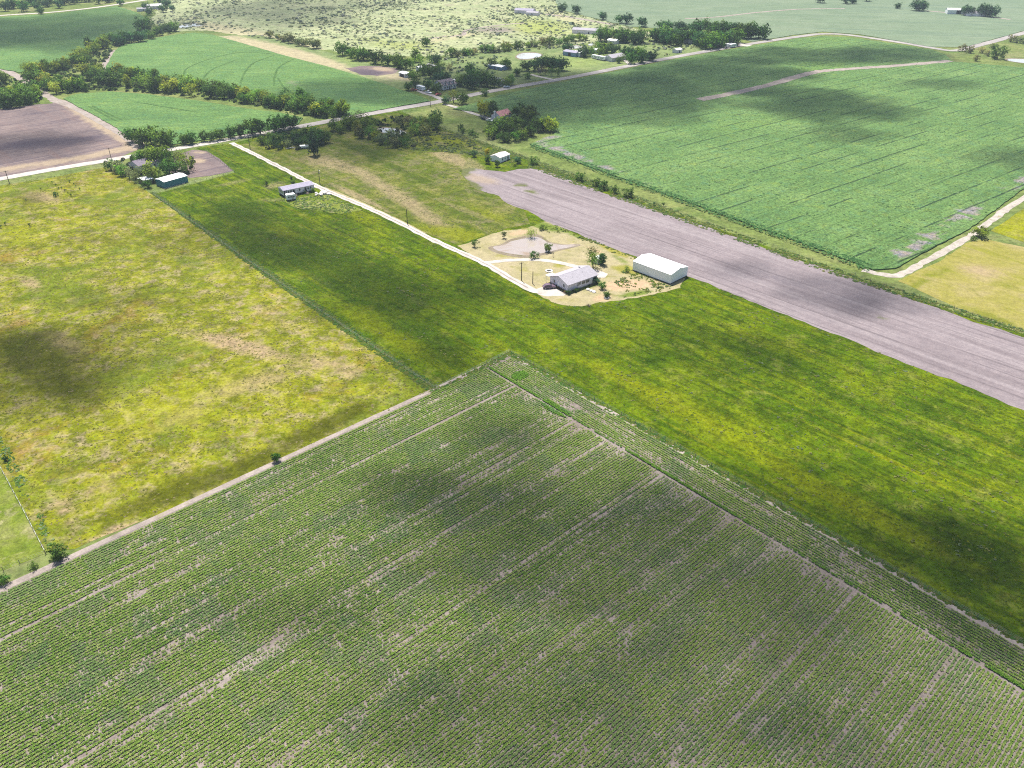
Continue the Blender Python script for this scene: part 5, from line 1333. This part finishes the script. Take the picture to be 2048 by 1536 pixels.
for (a, b_), lb in zip(((1176, 580), (1188, 584.5), (1183, 583)), ('upper', 'lower', 'middle')):
    p = G(a, b_)
    e = tag(empty('stone_slab', (p.x, p.y, .07), R(20)), lb + ' of the pale flat stones on the grass by the long wall', 'stone slab', 'pale flat stones')
    stone(e, 0, 0, -.1, .8, M_rock, int(a))
p = G(1213, 597)
e = tag(empty('tyre_planter', (p.x, p.y, .06)), 'grey tyre planter round the small dark sapling', 'planter')
tv, tf = [], []
for i in range(16):
    for k in range(8):
        a, q = 6.283 * i / 16, 6.283 * k / 8
        tv.append(((.75 + .26 * math.cos(q)) * math.cos(a), (.75 + .26 * math.cos(q)) * math.sin(a), .25 + .25 * math.sin(q)))
        tf.append((i * 8 + k, ((i + 1) % 16) * 8 + k, ((i + 1) % 16) * 8 + (k + 1) % 8, i * 8 + (k + 1) % 8))
MB().add(tv, tf).build('tyre', M_conc, e)
MB().tube([(0, 0, .05), (0, 0, .3)], [.55, .55], 12).build('soil', M_dark, e)
p = G(1179, 612)
e = tag(empty('brush_pile', (p.x, p.y, .06)), 'pile of bare dry branches at the yard edge', 'brush pile')
for i in range(22):
    a, l = random.uniform(0, 6.28), random.uniform(.7, 1.5)
    MB().tube([(random.gauss(0, .5), random.gauss(0, .4), .05), (math.cos(a) * l * .5, math.sin(a) * l * .5, random.uniform(.3, .8)), (math.cos(a) * l, math.sin(a) * l, random.uniform(.05, .7))], [.05, .035, .02], 5).build('branch', M_wood, e)
for a, b_, hh, lb in ((1078, 513, 1.1, 'dark post left of the slim sapling by the muddy pond'), (1106, 514, 1.3, 'dark post right of the slim sapling by the muddy pond'), (445, 291, 1.1, 'dark mailbox post at the driveway entrance')):
    p = G(a, b_)
    e = tag(empty('garden_post', (p.x, p.y, .05)), lb, 'post')
    MB().tube([(0, 0, -.1), (0, 0, hh)], [.09, .08], 6).build('post', M_pole, e)
    MB().box((0, 0, hh + .13), (.38, .3, .28)).build('box', M_dark, e)
p = G(609, 297)
e = tag(empty('scrap_trailer', (p.x, p.y, .05), R(20)), 'white stock trailer rusting at the edge of the dark clump', 'trailer')
MB().box((0, 0, .7), (4.8, 2.0, .16)).build('deck', M_wood, e)
for sgn in (-1, 1):
    MB().box((0, sgn * .98, 1.2), (4.8, .06, .82)).build('side_panel', M_white, e)
    wheel(e, .3, sgn * 1.13, .36, .2)
    wheel(e, -.6, sgn * 1.13, .36, .2)
MB().box((-2.37, 0, 1.2), (.06, 1.9, .82)).build('tailgate', M_white, e)
MB().tube([(2.4, 0, .65), (3.5, 0, .55)], [.07, .05], 6).build('hitch', M_dark, e)
MB().prism([(-1.0, 1.62), (1.0, 1.62), (.6, 1.9), (-.6, 1.9)], -2.4, .6).build('cover', M_white, e)
p = G(582, 297)
e = tag(empty('fallen_log', (p.x, p.y, .1), R(30)), 'bleached fallen log left of the white stock trailer', 'log')
MB().tube([(-2.6, 0, .25), (0, .15, .3), (2.6, 0, .22)], [.2, .24, .14], 7).build('trunk', M_rock, e)
MB().tube([(.6, .1, .3), (1.3, .8, .5), (1.7, 1.3, .9)], [.1, .07, .03], 6).build('limb', M_rock, e)

# ================================================================== CLOUDS AND HAZE
CLOUD_H = 650.0
sky_e = tag(empty('sky', (0, 0, CLOUD_H)), kind='structure')
cm_ = bpy.data.materials.new('cloud_vapour')
cm_.use_nodes = True
ct = cm_.node_tree
ct.nodes.remove(ct.nodes['Principled BSDF'])
vsn = ct.nodes.new('ShaderNodeVolumeScatter')
vsn.inputs['Color'].default_value = (1, 1, 1, 1)
vsn.inputs['Density'].default_value = .02
vsn.inputs['Anisotropy'].default_value = .6
ct.links.new(vsn.outputs[0], ct.nodes['Material Output'].inputs['Volume'])
CLOUDS = [  # centre of the shadow in photo pixels, half width, half height (pixels), thickness (m)
    (90, 62, 230, 30, 85), (560, 22, 170, 30, 45),
    (760, 180, 170, 24, 60), (960, 165, 150, 26, 65), (740, 275, 190, 40, 55), (1010, 235, 120, 34, 70),
    (1200, 190, 220, 44, 90), (1420, 150, 170, 30, 85), (1600, 114, 150, 15, 80), (1780, 108, 100, 12, 80), (1640, 208, 150, 28, 95), (1700, 272, 90, 12, 40), (1880, 170, 80, 9, 35), (2050, 320, 90, 20, 45),
    (1700, 590, 130, 34, 42), (1490, 540, 70, 16, 30), (30, 290, 170, 22, 40),
    (1010, 880, 100, 36, 45), (900, 1000, 190, 50, 45), (1420, 1120, 520, 170, 58), (1250, 1420, 560, 130, 40), (1780, 1450, 340, 110, 24), (1980, 1170, 200, 120, 60), (640, 1230, 200, 60, 14),
    (70, 730, 210, 70, 48), (520, 470, 190, 46, 24), (800, 600, 180, 56, 20), (880, 735, 130, 36, 20), (260, 600, 150, 26, 14), (1450, 700, 220, 40, 14),
]
for i, (cx, cy, hw, hh, th) in enumerate(CLOUDS):
    c = G(cx, cy)
    a, b_ = G(cx, cy - hh), G(cx, cy + hh)
    ry = (a - b_).length / 2 * 1.15
    rx = (G(cx + hw, cy) - G(cx - hw, cy)).length / 2 * 1.1
    off = SUNV * (CLOUD_H / SUNV.z)
    bm_v, bm_f = [], []
    nu, nv = 40, 20
    for j in range(nv + 1):
        ph = math.pi * j / nv
        for k in range(nu):
            u = 2 * math.pi * k / nu
            d = Vector((math.sin(ph) * math.cos(u), math.sin(ph) * math.sin(u), math.cos(ph)))
            q = 1 + .55 * mnoise.fractal(d * 1.9 + Vector((i * 5.1, 0, 0)), 1.0, 2.0, 4)
            bm_v.append((d.x * rx * q, d.y * ry * q, d.z * th * .5 * q))
    for j in range(nv):
        for k in range(nu):
            bm_f.append((j * nu + k, (j + 1) * nu + k, (j + 1) * nu + (k + 1) % nu, j * nu + (k + 1) % nu))
    o = MB().add(bm_v, bm_f).build('cloud', cm_, sky_e, True)
    o.location = (c.x + off.x, c.y + off.y, 0)
HAZE = .00011
hm = bpy.data.materials.new('haze_air')
hm.use_nodes = True
ht = hm.node_tree
ht.nodes.remove(ht.nodes['Principled BSDF'])
pv = ht.nodes.new('ShaderNodeVolumePrincipled')
pv.inputs['Color'].default_value = (.72, .87, 1.0, 1)
pv.inputs['Density'].default_value = HAZE
pv.inputs['Anisotropy'].default_value = 0.0
ht.links.new(pv.outputs[0], ht.nodes['Material Output'].inputs['Volume'])
hz = MB().box((0, 1000, 63.5), (8400, 8400, 129)).build('haze', hm)
tag(hz, kind='stuff')

# ================================================================== SINGLE OUT LOOK-ALIKES
ORD = 'first second third fourth fifth sixth seventh eighth ninth tenth eleventh twelfth thirteenth fourteenth fifteenth sixteenth seventeenth eighteenth nineteenth twentieth'.split()
grp = {}
for o in C.objects:
    if o.parent is None and 'group' in o and 'label' in o:
        grp.setdefault(o['label'], []).append(o)
for lb, L in grp.items():
    if len(L) < 2:
        continue
    bpy.context.view_layer.update()
    L.sort(key=lambda o: PX(o.location.x, o.location.y)[0])
    if len(L) <= 20:
        for i, o in enumerate(L):
            o['label'] = '%s, %s from left' % (lb, ORD[i])
    else:
        for i, o in enumerate(L):
            hgt = o.scale.z
            sz = '' if lb.startswith('tall') else 'low ' if hgt < 6.5 else 'tall ' if hgt > 8.6 else ''
            o['label'] = sz + lb + (', left end' if i < len(L) / 4 else ', right end' if i >= len(L) * .75 else ', left of middle' if i < len(L) / 2 else ', right of middle')
